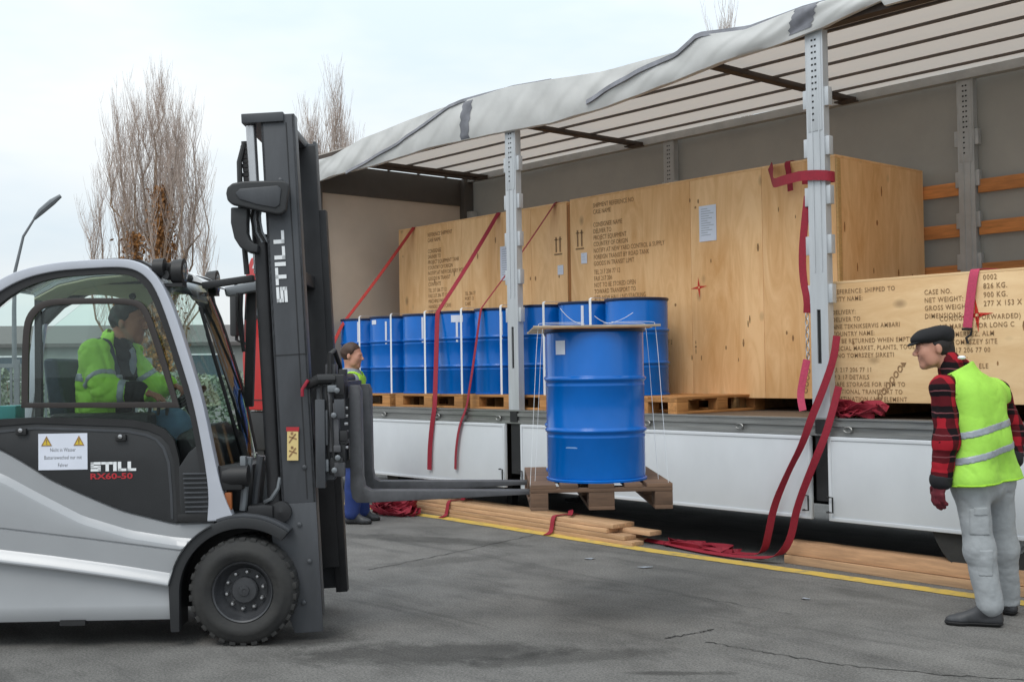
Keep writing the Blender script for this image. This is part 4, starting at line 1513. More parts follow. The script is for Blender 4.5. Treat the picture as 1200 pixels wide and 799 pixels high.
# two long strands down to the ground
S1 = [(-4.86, 7.37, 1.72), (-4.88, 7.355, 1.55), (-4.98, 7.34, 1.3), (-5.06, 7.32, 1.12), (-5.13, 7.30, .92), (-5.25, 7.29, .72), (-5.39, 7.29, .45), (-5.47, 7.32, .22), (-5.56, 7.38, .06), (-5.72, 7.42, .03), (-6.0, 7.44, .02), (-6.2, 7.4, .025)]
S2 = [(-4.86, 7.38, 1.35), (-4.90, 7.36, 1.18), (-4.96, 7.34, .98), (-5.05, 7.32, .78), (-5.2, 7.31, .45), (-5.27, 7.33, .2), (-5.38, 7.33, .06), (-5.6, 7.31, .03), (-5.9, 7.30, .02), (-6.3, 7.36, .02), (-6.6, 7.42, .03)]
strap('left of the two long red straps hanging from the right upright to the ground', S1, .055, M['strap'], [(1, .25, .1)] * 3 + [(1, .6, .1), (.6, 1, 0), (.3, 1, 0), (1, .9, .2), (1, .3, .1), (.6, .6, .3)] + [(.2, 1, .2)] * 3)
strap('right of the two long red straps hanging from the right upright to the ground', S2, .055, M['strap'], [(1, .25, .1)] * 3 + [(1, .7, .1), (.8, .9, 0), (1, .5, 0), (.7, .6, .3)] + [(.2, 1, .2)] * 4)
strap('pink-red strap hanging down over the front of the low stencilled crate', [(-3.9, 8.4, 2.16), (-3.9, 7.6, 2.155), (-3.9, 7.565, 2.13), (-3.925, 7.56, 1.98), (-3.955, 7.56, 1.75)], .065, M['strap_pink'], (1, 0, 0))
o = MB().tube([(-3.99, 7.555, 1.74), (-3.92, 7.555, 1.74), (-3.93, 7.555, 1.70), (-3.96, 7.55, 1.68), (-3.95, 7.555, 1.64)], .009, 6).build('strap_hook', M['chassis'])
tag(o, 'dark steel hook at the end of the pink-red strap', 'hook')
def heap(name, label, c, r_, n, seed, m, wd=.04, flat=.5):
    rg = random.Random(seed)
    t = MB()
    for k in range(n):
        a0 = rg.uniform(0, 6.28)
        P, S = [], []
        ra = r_[0] * rg.uniform(.35, 1)
        rb = r_[1] * rg.uniform(.35, 1)
        cx, cy = rg.uniform(-.3, .3) * r_[0], rg.uniform(-.3, .3) * r_[1]
        z0 = .02 + r_[2] * (k / n)
        for q in range(10):
            a = a0 + q * .55
            P.append((cx + ra * math.cos(a), cy + rb * math.sin(a), max(.012, z0 + r_[2] * .3 * math.sin(q * 1.3 + k))))
            S.append((math.cos(a + 1) * .6, math.sin(a + 1) * .6, .5 + .6 * math.sin(q * 1.1 + k)))
        t.ribbon(P, wd, .004, S)
    o = t.build(name, m, smooth=60)
    o.location = c
    return tag(o, label, 'strap')
heap('strap_heap', 'coiled red strap lying on the trailer edge right of the upright', (-4.82, 7.5, 1.118), (.22, .07, .08), 18, 3, M['strap'])
heap('strap_heap', 'red strap heap on the trailer edge behind the man in the cap', (-3.25, 7.5, 1.118), (.25, .07, .07), 10, 4, M['strap'])
heap('strap_heap', 'tangled red strap heap on the ground at the left end of the planks', (-10.151, 7.134, 0.0), (.3, .2, .11), 34, 5, M['strap'])
heap('strap_heap', 'loose red strap tangle on the dark ground under the trailer edge', (-6.2, 7.46, .005), (.42, .1, .03), 5, 6, M['strap'])
strap('flat red strap trailing on the ground right of the plank stack', [(-7.133, 7.544, 0.02), (-6.952, 7.502, 0.02), (-6.766, 7.472, 0.02), (-6.58, 7.448, 0.02), (-6.411, 7.415, 0.02)], .06, M['strap'], (0, 1, .3))

# ------------------------------------------------------------------ planks and timber beside the yellow line
rg = random.Random(9)
ang = math.atan2(7.40 - 7.62, -6.95 + 10.6)
PLK = ['topmost sawn plank of the tied stack, on the trailer side', 'topmost sawn plank of the tied stack, on the yard side', 'sawn plank of the second layer whose end sticks out furthest right', 'sawn plank of the second layer, on the yard side',
       'sawn plank of the third layer, nearest the yellow line', 'sawn plank of the third layer, at the back', 'bottom sawn plank of the stack, touching the yellow line', 'bottom sawn plank at the back of the tied stack']
n_ = 0
dirv = Vector((math.cos(ang), math.sin(ang), 0))
nrm = Vector((-dirv.y, dirv.x, 0))
mid = Vector((-8.75, 7.50, 0))
lay = [(3, [(.07, 3.6, -.12), (-.07, 3.5, -.05)]), (2, [(.06, 3.7, .18), (-.09, 3.6, -.16)]), (1, [(-.1, 3.7, .02), (.06, 3.6, 0)]), (0, [(-.11, 3.75, .1), (.06, 3.6, .05)])]
for lv_, bs in lay:
    for off, ln, sh in bs:
        me = MB().box(-ln / 2, ln / 2, -.068, .068, 0, .036).mesh('plank', M['plank'], .002)
        o = link('plank', me)
        p = mid + nrm * (off + rg.uniform(-.01, .01)) + dirv * sh
        o.location = (p.x, p.y, .0395 * lv_ + .001)
        o.rotation_euler = (0, 0, ang + rg.uniform(-.006, .006))
        tag(o, PLK[n_], 'plank', 'planks in the tied stack')
        n_ += 1
for q, lb in ((-.78, 'red strap tied round the left part of the plank stack'), (.92, 'red strap tied round the right end of the plank stack')):
    c = mid + dirv * q
    P = [c - nrm * .30 + dirv * .06 + Vector((0, 0, .012)), c - nrm * .2 + Vector((0, 0, .016)), c - nrm * .185 + Vector((0, 0, .05)), c - nrm * .165 + Vector((0, 0, .158)), c - nrm * .12 + Vector((0, 0, .168)), c + nrm * .15 + dirv * .03 + Vector((0, 0, .166)), c + nrm * .19 + dirv * .05 + Vector((0, 0, .03))]
    strap(lb, P, .055, M['strap'], (dirv.x, dirv.y, .05))
    strap('short loose tail of the ' + lb[4:], [c + nrm * .05 + Vector((0, 0, .175)), c + nrm * .0 + dirv * .05 + Vector((0, 0, .21)), c - nrm * .05 + dirv * .12 + Vector((0, 0, .20)), c - nrm * .1 + dirv * .16 + Vector((0, 0, .18))], .045, M['strap'], (.3, 1, .2))
BM = [('square timber beam along the yellow line behind the man, upper layer', .066, .1, 0.0), ('thin board under the square timber beam behind the man', .0, .062, -.02)]
for lb, z0, th, dy in BM:
    me = MB().box(-1.9, 1.9, -.07, .07, 0, th).mesh('timber_beam', M['timber'] if z0 else M['plank'], .004)
    o = link('timber_beam', me)
    o.location = (-3.5, 7.47 + dy, z0 + .001)
    o.rotation_euler = (0, 0, R(-1.2))
    tag(o, lb, 'timber')

# pale scraps on the asphalt
for k, ((x, y), lb) in enumerate(zip([(-6.013, 6.531), (-6.593, 6.518), (-4.474, 6.366)], ('pale paper scrap on the asphalt below the plank stack end', 'tiny pale scrap on the asphalt left of the larger scrap', 'small pale scrap on the asphalt below the hanging straps'))):
    rg = random.Random(k + 40)
    P = [Vector((.05 * (1.6 - k * .4) * math.cos(a) * rg.uniform(.4, 1), .04 * math.sin(a) * rg.uniform(.4, 1), 0)) for a in np.linspace(0, 5.6, 8)]
    t = MB()
    n = len(P)
    t.add([(q.x, q.y, .0045 + .006 * rg.random()) for q in P] + [(0, 0, .012)], [(i, (i + 1) % n, n) for i in range(n)])
    o = t.build('paper_scrap', M['refl'], smooth=0)
    o.location = (x, y, 0)
    o.rotation_euler = (0, 0, R(49))
    tag(o, lb, 'scrap')
# ------------------------------------------------------------------ forklift (local x forward along the forks, local y away from the camera)
FX = (-5.905, 3.118, 0)
fl = thing('forklift', 'silver and anthracite four-wheel forklift with closed cab, carrying a pallet on its forks', 'forklift', FX, R(50))
W_ = 1.14
def interp(P):
    xs, zs = [p[0] for p in P], [p[1] for p in P]
    return lambda x: float(np.interp(x, xs, zs))
top = interp([(-2.75, 1.2), (-1.9, 1.2)] + [(-1.349, 1.109), (-1.207, 1.023), (-1.08, 0.938), (-0.924, 0.864), (-0.782, 0.8), (-0.673, 0.755), (-0.389, 0.679), (-0.19, 0.685)])
crA = interp([(-2.75, 1.12), (-1.8, 1.08)] + [(-1.345, 0.944), (-1.152, 0.836), (-0.903, 0.703), (-0.638, 0.618), (-0.402, 0.576), (-0.283, 0.564)])
seam = interp([(-2.75, .74)] + [(-1.347, 0.673), (-0.875, 0.608), (-0.355, 0.532)])
crB = interp([(-2.75, .70)] + [(-1.348, 0.494), (-1.065, 0.455), (-0.687, 0.396), (-0.39, 0.343)])
t = MB()
ss = np.concatenate([np.linspace(-2.75, -.42, 48), np.linspace(-.41, -.17, 9)])
rows = None
for s_ in ss:
    zb = .144 if s_ < -.40 else .3 + math.sqrt(max(0, .405 ** 2 - s_ ** 2))
    a, b, c, d = top(s_), crA(s_), seam(s_), crB(s_)
    rear = max(0, (-2.1 - s_) / .65) ** 2 * .35
    prof = [(a + .012, .16), (a, .075), (a - .012, .062), (b + .028, .062), (b + .012, .052), (b - .012, .030), (b - .03, .026), (c + .006, .026), (c + .004, .036), (c - .004, .036), (c - .006, .026),
            (d + .062, .026), (d + .05, .018), (d + .018, -.012), (d + .004, -.016), (d - .004, -.014), (d - .008, .03), (d - .02, .03), (.27, .03), (.235, .022), (.19, .02), (.152, .034), (.144, .06)]
    for z, y in prof:
        t.v.append((s_, y + rear + (0 if z > zb else 0), max(z, zb)))
n = len(prof)
for i in range(len(ss) - 1):
    for j in range(n - 1):
        p = i * n + j
        t.f.append((p, p + 1, p + n + 1, p + n))
t.build('side_skirt', M['silver'], fl, smooth=28)
# mirrored far skirt and inner body block
t2 = MB()
t2.v = [(x, W_ - y, z) for x, y, z in t.v]
t2.f = [f[::-1] for f in t.f]
t2.build('side_skirt', M['silver'], fl, smooth=28)
body = MB()
pl = [(-2.6, .2), (-2.7, .6), (-2.6, 1.18), (-1.9, 1.19)] + [(s_, top(s_) + .005) for s_ in np.linspace(-1.4, -.18, 14)] + [(-.18, .72), (-.40, .55), (-.43, .2)]
body.prism(pl, .08, W_ - .08)
body.build('body_block', M['anth'], fl, smooth=20)
cw = MB().box(-2.85, -1.95, .12, W_ - .12, .3, 1.24)
cw.build('counterweight', M['silver'], fl, bevel=.07, seg=4)
MB().box(-.55, .18, .32, W_ - .32, .16, .62).build('chassis', M['black'], fl, bevel=.02)
# upper dark panel with the door edge, trims and louvre
zt_ = [(-1.49, 1.226), (-1.348, 1.242), (-1.158, 1.254), (-0.874, 1.239), (-0.637, 1.226), (-0.532, 1.205), (-0.461, 1.175), (-0.414, 1.122), (-0.386, 1.031), (-0.374, 0.84), (-0.37, 0.693)]
lower = [(s_, top(s_) + .001) for s_ in np.linspace(zt_[0][0], zt_[-1][0], 18)]
t = MB()
t.prism(zt_ + [(x, z) for x, z in reversed(lower)], .052, .12)
dp = t.build('door_panel', M['anth'], fl, bevel=.006)
ofs = [(-1.49, 1.264), (-1.348, 1.28), (-1.158, 1.287), (-0.874, 1.278), (-0.627, 1.264), (-0.513, 1.243), (-0.437, 1.208), (-0.385, 1.146), (-0.358, 1.04), (-0.345, 0.84), (-0.342, 0.692)]
MB().band(ofs, zt_, .045, .08).build('door_seal', M['black'], fl, smooth=40)
mid_ = [(-1.49, 1.202), (-1.348, 1.219), (-1.159, 1.234), (-0.874, 1.22), (-0.642, 1.207), (-0.542, 1.186), (-0.48, 1.157), (-0.438, 1.108), (-0.41, 1.022), (-0.397, 0.841), (-0.394, 0.703)]
inn = [(-1.49, 1.188), (-1.348, 1.204), (-1.159, 1.22), (-0.874, 1.206), (-0.646, 1.193), (-0.547, 1.172), (-0.49, 1.147), (-0.452, 1.099), (-0.425, 1.017), (-0.412, 0.841), (-0.408, 0.708)]
MB().band(mid_, inn, .048, .058).build('panel_groove', M['mast'], dp, smooth=40)
vp = [(-0.36, 0.993), (-0.302, 1.078), (-0.207, 1.153), (-0.193, 1.143), (-0.175, 1.005), (-0.167, 0.79), (-0.173, 0.719), (-0.344, 0.703), (-0.357, 0.794)]
vt = MB().prism(vp, .04, .12).build('vent_panel', M['anth'], fl, bevel=.008)
for i in range(9):
    z = .957 - i * .0265
    xa, xb = -.335 + .0015 * i, -.197 + .0005 * i
    MB().box(xa, xb, .028, .041, z - .004, z + .006).build('louvre', M['mast'], vt, bevel=.002)
MB().prism([(-0.367, 0.732), (-0.168, 0.748), (-0.168, 0.686), (-0.368, 0.689)], .034, .06).build('vent_sill', M['black'], fl, bevel=.003)
for q in [(-1.234, 1.212), (-0.68, 1.169)]:
    MB().box(q[0] - .03, q[0] + .03, .03, .052, q[1] - .022, q[1] + .014).build('hinge', M['black'], dp, bevel=.006)
    MB().lathe([(.012, 0), (.012, .006), (0, .008)], 10, '-y', (q[0], .03, q[1] + .004)).build('hinge_bolt', M['steel'], dp)
# warning plate
sg = [(-1.143, 0.991), (-1.142, 1.194), (-0.87, 1.189), (-0.871, 0.987)]
wp = MB().box(sg[0][0], sg[2][0], .048, .0505, sg[0][1], sg[1][1]).build('warning_plate', M['paper'], fl, smooth=0)
sw, sh = sg[2][0] - sg[0][0], sg[1][1] - sg[0][1]
for q in (.17, .83):
    cx, cz = sg[0][0] + sw * q, sg[0][1] + sh * .78
    a = .026
    tri = MB().prism([(cx - a, cz - a * .8), (cx + a, cz - a * .8), (cx, cz + a)], .0468, .0475).build('triangle_sign', M['yellow'], wp, smooth=0)
    k = MB().band([(cx - a - .004, cz - a * .8 - .003), (cx + a + .004, cz - a * .8 - .003), (cx, cz + a + .006)], [(cx - a + .003, cz - a * .8 + .002), (cx + a - .003, cz - a * .8 + .002), (cx, cz + a - .006)], .0455, .0472, True)
    k.box(cx - .003, cx + .003, .0455, .0466, cz - .006, cz + .012)
    k.box(cx - .003, cx + .003, .0455, .0466, cz - .015, cz - .009)
    k.build('sign_border', M['ink'], wp, smooth=0)
for i, s_ in enumerate(("Nicht in Wasser", "Batteriewechsel nur mit", "Fahrer")):
    me = text_mesh('plate_text', s_, .03, M['anth'])
    wd = max(v.co.x for v in me.vertices)
    o = link('plate_text', me, wp)
    o.scale = (.72, 1, 1)
    o.location = ((sg[0][0] + sg[2][0]) / 2 - wd * .36, .0478, sg[0][1] + sh * (.62 - .21 * i))
# block lettering
def block_word(word, x, z, h, y, m, w_=None, gap=.18, parent=None, name='lettering', rot=None, depth=.003):
    """heavy extended capitals S T I L built from bars"""
    w_ = w_ or h * 1.15
    k = h * .27
    t = MB()
    X = 0.0
    for ch in word:
        if ch == 'S':
            for b in ((0, w_, h - k, h), (0, k * 1.2, h * .45, h), (0, w_, h * .5 - k / 2, h * .5 + k / 2), (w_ - k * 1.2, w_, 0, h * .55), (0, w_, 0, k)):
                t.box(X + b[0], X + b[1], -depth, 0, b[2], b[3])
            X += w_
        elif ch == 'T':
            t.box(X - h * .08, X + w_ * 1.08, -depth, 0, h - k, h)
            t.box(X + w_ * .36, X + w_ * .36 + k * 1.3, -depth, 0, 0, h)
            X += w_
        elif ch == 'I':
            t.box(X, X + k * 1.35, -depth, 0, 0, h)
            X += k * 1.35
        elif ch == 'L':
            t.box(X, X + k * 1.35, -depth, 0, 0, h)
            t.box(X, X + w_ * .85, -depth, 0, 0, k)
            X += w_ * .85
        X += h * gap
    if rot:
        t.v = [tuple(rot @ Vector(v)) for v in t.v]
    t.v = [(a + x, b + y, c + z) for a, b, c in t.v]
    return t.build(name, m, parent or fl, smooth=0)
q = [(-0.857, 0.979), (-0.576, 1.025), (-0.857, 0.934)]
block_word('STILL', q[0][0] + .005, q[0][1], .052, .0505, M['white'], w_=.056, gap=.13, parent=dp)
me = text_mesh('model_lettering', 'RX60-50', .047, M['redtxt'], 1.0, bold=.0015)
o = link('model_lettering', me, dp)
o.location = (q[2][0] + .0, .0485, q[2][1] + .038)
o.scale = (1.4, 1, .95)

# cab frame
outer = [(-1.534, 1.899), (-1.401, 2.031), (-1.249, 2.11), (-1.058, 2.151), (-0.868, 2.165), (-0.677, 2.17), (-0.582, 2.156), (-0.496, 2.105), (-0.43, 2.013), (-0.365, 1.853), (-0.291, 1.612), (-0.217, 1.363), (-0.153, 1.027), (-0.108, 0.836), (-0.047, 0.697)]
inner = [(-1.506, 1.851), (-1.373, 1.978), (-1.22, 2.062), (-1.049, 2.103), (-0.868, 2.115), (-0.687, 2.122), (-0.601, 2.109), (-0.535, 2.072), (-0.478, 1.999), (-0.418, 1.844), (-0.343, 1.604), (-0.269, 1.354), (-0.21, 1.028), (-0.188, 0.837), (-0.199, 0.69)]
MB().band(soft(outer), soft(inner), .02, .10).build('cab_frame', M['silver_lt'], fl, bevel=.012, seg=3)
in2 = [(-1.478, 1.793), (-1.344, 1.935), (-1.202, 2.023), (-1.04, 2.069), (-0.868, 2.081), (-0.697, 2.088), (-0.621, 2.075), (-0.564, 2.043), (-0.512, 1.975), (-0.451, 1.826), (-0.377, 1.59), (-0.303, 1.345), (-0.244, 1.029), (-0.222, 0.838), (-0.223, 0.7)]
MB().band(soft(inner), soft(in2), .035, .085).build('cab_seal', M['seal'], fl, smooth=40)
far_o = [(x, z) for x, z in outer[:-2]]
far_i = [(x + (-.05 if i > 6 else .02), z - .075) for i, (x, z) in enumerate(outer[:-2])]
MB().band(far_o, far_i, W_ - .10, W_ - .02).build('cab_frame', M['anth'], fl, bevel=.008)
# rear cab post
for y in (.04, W_ - .1):
    MB().bar((-1.62, y + .03, 1.15), (-1.5, y + .03, 1.98), .06, .07).build('rear_post', M['silver_lt'], fl, bevel=.01)
# roof: skin, beige lining and header
rp = [(x, z) for x, z in outer if z > 1.9]
rx0, rx1 = rp[0][0], rp[-1][0]
t = MB()
for ya, yb in ((.09, .22), (.66, W_ - .09)):
    t.band([(x, z - .004) for x, z in outer[1:9]], [(x, z - .03) for x, z in outer[1:9]], ya, yb)
MB().band([(x, z - .008) for x, z in outer[1:9]], [(x, z - .018) for x, z in outer[1:9]], .22, .66).build('roof_pane', M['glass'], fl, smooth=50)
t.build('roof', M['silver_lt'], fl, smooth=50)
MB().band([(-0.877, 2.172), (-0.725, 2.18), (-0.582, 2.168), (-0.506, 2.124)], [(-0.877, 2.158), (-0.725, 2.161), (-0.591, 2.149), (-0.525, 2.095)], .1, W_ - .1).build('roof_spoiler', M['black'], fl, smooth=40)
t = MB()
for ya, yb in ((.09, .2199), (.6601, W_ - .09)):
    t.band([(x, z - .034) for x, z in outer[1:9]], [(x, z - .045) for x, z in outer[1:9]], ya, yb)
t.build('headliner', M['lining'], fl, smooth=50)
# far header with two round-topped openings
t = MB()
hx0, hx1, hz0, hz1 = -1.48, -.42, 1.93, 2.11
for cx in (-1.13, -.62):
    pass
arch = []
def archz(x):
    z = 1.9
    for cx, hw, zt in ((-1.22, .36, 2.035), (-.60, .24, 2.03)):
        u_ = abs(x - cx) / hw
        if u_ < 1:
            z = max(z, 1.86 + (zt - 1.86) * math.sqrt(1 - u_ ** 3))
    return z
xs = np.linspace(hx0, hx1, 60)
t.band([(x, 2.10) for x in xs], [(x, archz(x)) for x in xs], W_ - .13, W_ - .115)
t.build('headliner', M['lining'], fl, smooth=0)
MB().lathe([(.0, 0), (.022, .0), (.018, .02), (0, .02)], 14, '-y', (-.905, W_ - .135, 2.02)).build('roof_knob', M['black'], fl)
# far window posts
for x in (-.93, -1.0 - .52):
    MB().box(x - .02, x + .02, W_ - .12, W_ - .08, 1.1, 2.02).build('window_post', M['black'], fl)
# door window with sliding frame
w1 = [(-1.23, 1.341), (-1.223, 1.779), (-1.189, 1.884), (-1.103, 1.947), (-0.913, 1.952), (-0.619, 1.947), (-0.543, 1.918), (-0.5, 1.836), (-0.426, 1.605), (-0.348, 1.327)]
w2 = [(-1.192, 1.369), (-1.185, 1.769), (-1.156, 1.855), (-1.084, 1.913), (-0.913, 1.918), (-0.633, 1.914), (-0.567, 1.889), (-0.534, 1.822), (-0.46, 1.596), (-0.39, 1.361)]
MB().band(soft(w1, 2), soft(w2, 2), .028, .05, True).build('door_window', M['winframe'], fl, bevel=.004)
# glazing
def pane(name, poly, y, label=None):
    o = MB().prism(poly, y, y + .005).build(name, M['glass'], fl, smooth=0)
    return o
pane('window_pane', in2[2:] + [(in2[-1][0], 1.16)] + ofs[::-1][3:] + [(-1.6, 1.25), (-1.55, 1.75)], .06)
pane('window_pane', in2[2:-2] + [(-.25, 1.15), (-1.6, 1.15), (-1.55, 1.75)], W_ - .07)
# windscreen: bowed sheet between the two front posts
wsx = interp2 = None
zz = np.array([p[1] for p in outer[8:-1]][::-1])
xx = np.array([p[0] for p in outer[8:-1]][::-1])
t = MB()
for i in range(15):
    z = .98 + (2.06 - .98) * i / 14
    for j in range(13):
        v = j / 12
        x = float(np.interp(z, zz, xx)) - .01 + .10 * (1 - (2 * v - 1) ** 2)
        t.v.append((x, .08 + (W_ - .16) * v, z))
for i in range(14):
    for j in range(12):
        a = i * 13 + j
        t.f.append((a, a + 1, a + 14, a + 13))
t.build('windscreen', M['glass'], fl, smooth=60)
# rubber edging of the far front post and top
e = [(float(np.interp(z, zz, xx)) + .005, W_ - .075, z) for z in np.linspace(1.0, 2.06, 12)]
MB().tube(e, .022, 8).build('windscreen_seal', M['seal'], fl)
e = [(float(np.interp(2.07, zz, xx)) + .10 * (1 - (2 * v - 1) ** 2), .06 + (W_ - .12) * v, 2.075) for v in np.linspace(0, 1, 12)]
MB().tube(e, .025, 8).build('windscreen_seal', M['seal'], fl)
e = [(float(np.interp(.98, zz, xx)) + .10 * (1 - (2 * v - 1) ** 2), .06 + (W_ - .12) * v, .975) for v in np.linspace(0, 1, 12)]
MB().tube(e, .022, 8).build('windscreen_seal', M['seal'], fl)
# wiper
MB().tube([(-.10, .5, .99), (-.16, .36, 1.35), (-.24, .22, 1.75)], .008, 6).build('wiper', M['black'], fl)
MB().tube([(-.10, .36, 1.15), (-.26, .15, 1.9)], .011, 6).build('wiper', M['black'], fl)
MB().tube([(-.07, .62, .98), (-.11, .46, 1.35), (-.10, .44, 1.42)], .008, 6).build('wiper', M['black'], fl)
# lamps on the roof edge
for y, lb in ((.12, None), (.92, None)):
    L_ = MB()
    q = [(-0.368, 2.101)][0]
    L_.lathe([(.03, -.06), (.07, -.03), (.078, .03), (.06, .034)], 20, 'x', (q[0] + .0, y, q[1] - .005))
    ob = L_.build('work_light', M['black'], fl)
    MB().lathe([(.06, .03), (.04, .04), (0, .044)], 20, 'x', (q[0], y, q[1] - .005)).build('lens', M['lamp_glass'], ob)
    MB().box(q[0] - .09, q[0] + .03, y - .05, y + .05, q[1] - .09, q[1] - .07).build('bracket', M['black'], ob)
MB().box(-.52, -.36, .1, .2, 2.08, 2.15).build('lamp_mount', M['black'], fl, bevel=.01)
MB().lathe([(.0, -.03), (.05, -.03), (.055, .03), (.0, .035)], 16, 'x', (-.47, .09, 2.12)).build('work_light', M['black'], fl)
# white visor and grey guard beams in front of the roof
MB().band([(-0.449, 2.139), (-0.388, 2.122), (-0.316, 2.085), (-0.271, 2.049)], [(-0.449, 2.077), (-0.388, 2.066), (-0.317, 2.055), (-0.281, 2.044)], .3, .95).build('sun_visor', M['white'], fl, smooth=40)
MB().bar((-.28, .9, 2.03), (-.06, .9, 2.07), .1, .06).build('roof_beam', M['galv'], fl, bevel=.015)
MB().bar((-.28, .3, 2.03), (.02, .3, 2.07), .06, .04).build('roof_beam', M['anth'], fl, bevel=.01)
MB().bar((-.16, .98, 1.3), (-.13, .98, 2.08), .05, .06).build('mirror_arm', M['black'], fl, bevel=.008)
t = MB()
for k in range(2):
    t.tube([(-.16 - .03 * k, .8 + .03 * k, 2.02), (-.17 - .02 * k, .82, 1.9 - .03 * k), (-.16, .84, 1.65)], .012, 6)
t.build('hose_bundle', M['black'], fl)

# wheel: tyre, tread lugs, rim, hub and nuts
def wheel(s_, y, r_, near=True):
    k = r_ / .3
    t = MB()
    t.lathe([(.168 * k, .0), (.178 * k, .016), (.20 * k, .020), (.205 * k, .024), (.235 * k, .026), (.24 * k, .022), (.262 * k, .016), (.285 * k, -.004), (.296 * k, -.03), (.2975 * k, -.10), (.296 * k, -.22), (.26 * k, -.245), (.17 * k, -.25)], 64, '-y', (s_, y, .3 * k), False)
    wb = t.build('wheel', M['rubber'], fl, smooth=50)
    t = MB()
    for i in range(30):
        a = 2 * math.pi * i / 30
        Mx = Matrix.Translation((s_, y, .3 * k)) @ Matrix.Rotation(a, 4, 'Y')
        t.box(-.017, .017, .0, .12, .27 * k, .2995 * k, Mx)
        Mx = Matrix.Translation((s_, y, .3 * k)) @ Matrix.Rotation(a + math.pi / 30, 4, 'Y')
        t.box(-.017, .017, .13, .245, .27 * k, .2995 * k, Mx)
    t.build('tread_lug', M['rubber'], wb, bevel=.004)
    t = MB()
    t.lathe([(.17 * k, -.2), (.172 * k, .002), (.166 * k, .010), (.158 * k, .004), (.15 * k, -.03), (.128 * k, -.075), (.12 * k, -.085), (.115 * k, -.085), (.075 * k, -.083), (.0, -.083)], 48, '-y', (s_, y, .3 * k), False)
    t.build('rim', M['rim'], wb, smooth=30)
    t = MB()
    t.lathe([(.074 * k, -.083), (.074 * k, -.05), (.066 * k, -.042), (.03 * k, -.04), (.028 * k, -.034), (.012 * k, -.033), (.01 * k, -.036), (0, -.036)], 32, '-y', (s_, y, .3 * k))
    t.build('hub', M['rim'], wb, smooth=30)
    nm = None
    for i in range(10):
        a = 2 * math.pi * (i + .3) / 10
        nm = nm or MB().lathe([(.0125, 0), (.0125, .016), (.009, .02), (.008, .03), (0, .031)], 6, '-y').mesh('wheel_nut', M['steel'], 0, 20)
        o = link('wheel_nut', nm, wb)
        o.location = (s_ + .103 * k * math.cos(a), y + .082, .3 * k + .103 * k * math.sin(a))
    return wb
wheel(0, 0.0, .3)
# far and rear wheels (same build, mirrored axis not needed behind the body)
for s_, y, r_ in ((0, W_ - .25, .3), (-1.95, .08, .27), (-1.95, W_ - .33, .27)):
    t = MB()
    t.lathe([(.0, -.2), (.16, -.21), (.17, -.23), (r_ * .9, -.24), (r_, -.2), (r_, -.04), (r_ * .9, 0), (.17, -.01), (.16, -.04), (0, -.05)], 40, '-y', (s_, y, r_))
    t.build('wheel', M['rubber'], fl)
# mudguard
arc = [R(a) for a in np.linspace(182, 52, 30)]
o_ = [(.412 * math.cos(a) - .0, .3 + .412 * math.sin(a)) for a in arc]
i_ = [(.352 * math.cos(a) - .0, .3 + .352 * math.sin(a)) for a in arc]
o_[0], i_[0] = (-.402, .085), (-.352, .085)
MB().band(o_, i_, .0, .06).build('mudguard', M['anth'], fl, bevel=.006)
i2 = [(.386 * math.cos(a), .3 + .386 * math.sin(a)) for a in arc]
i2[0] = (-.38, .085)
MB().band(o_, i2, .06, .30).build('mudguard', M['anth'], fl, smooth=40)
MB().band([(.43 * math.cos(a), .3 + .43 * math.sin(a)) for a in arc[16:]], [(.41 * math.cos(a), .3 + .41 * math.sin(a)) for a in arc[16:]], .015, .28).build('fender_flap', M['mast'], fl, bevel=.004)

# front end between cab and mast
MB().box(-.10, .16, .28, .95, .62, .74).build('front_plate', M['anth'], fl, bevel=.01)
MB().box(-.14, .02, .22, .95, .70, .99).build('front_bulkhead', M['anth'], fl, bevel=.015)
MB().lathe([(0, -.05), (.05, -.05), (.062, .0), (.062, .09), (0, .1)], 18, 'x', (-.065, .07, .94)).build('headlight', M['black'], fl)
MB().box(-.13, -.0, .03, .13, .86, 1.0).build('headlight_housing', M['black'], fl, bevel=.02)
MB().box(-.02, .012, .05, .09, .985, 1.05).build('headlight_bracket', M['galv'], fl, bevel=.005)
MB().box(-.105, -.065, .04, .07, .75, .85).build('side_marker', mat('amber_marker', srgb(150, 84, 40), .4), fl, bevel=.008)
for k, (x0, y, m) in enumerate(((.0, .12, 'galv'), (.05, .2, 'mast'), (.10, .28, 'galv'), (.15, .38, 'mast'))):
    MB().tube([(x0 - .02, y, .74), (x0 - .01, y, .85), (x0 + .01, y, .98), (x0 + .02, y, 1.04)], .022, 8).build('hydraulic_hose', M[m], fl)
for y in (.2, .95):
    MB().tube([(-.1, y, .66), (.22, y, .80)], .035, 10).build('tilt_cylinder', M['mast_dk'], fl)
MB().tube([(.1, .15, .78), (.14, .12, .80), (.18, .12, .86), (.19, .13, .92)], .012, 6).build('hydraulic_hose', M['galv'], fl)
MB().box(.02, .16, .06, .22, .70, .77).build('valve_block', M['mast_dk'], fl, bevel=.01)
MB().lathe([(0, -.05), (.06, -.05), (.06, .04), (0, .05)], 16, '-y', (.20, .12, .73)).build('mast_pivot', M['mast_dk'], fl)

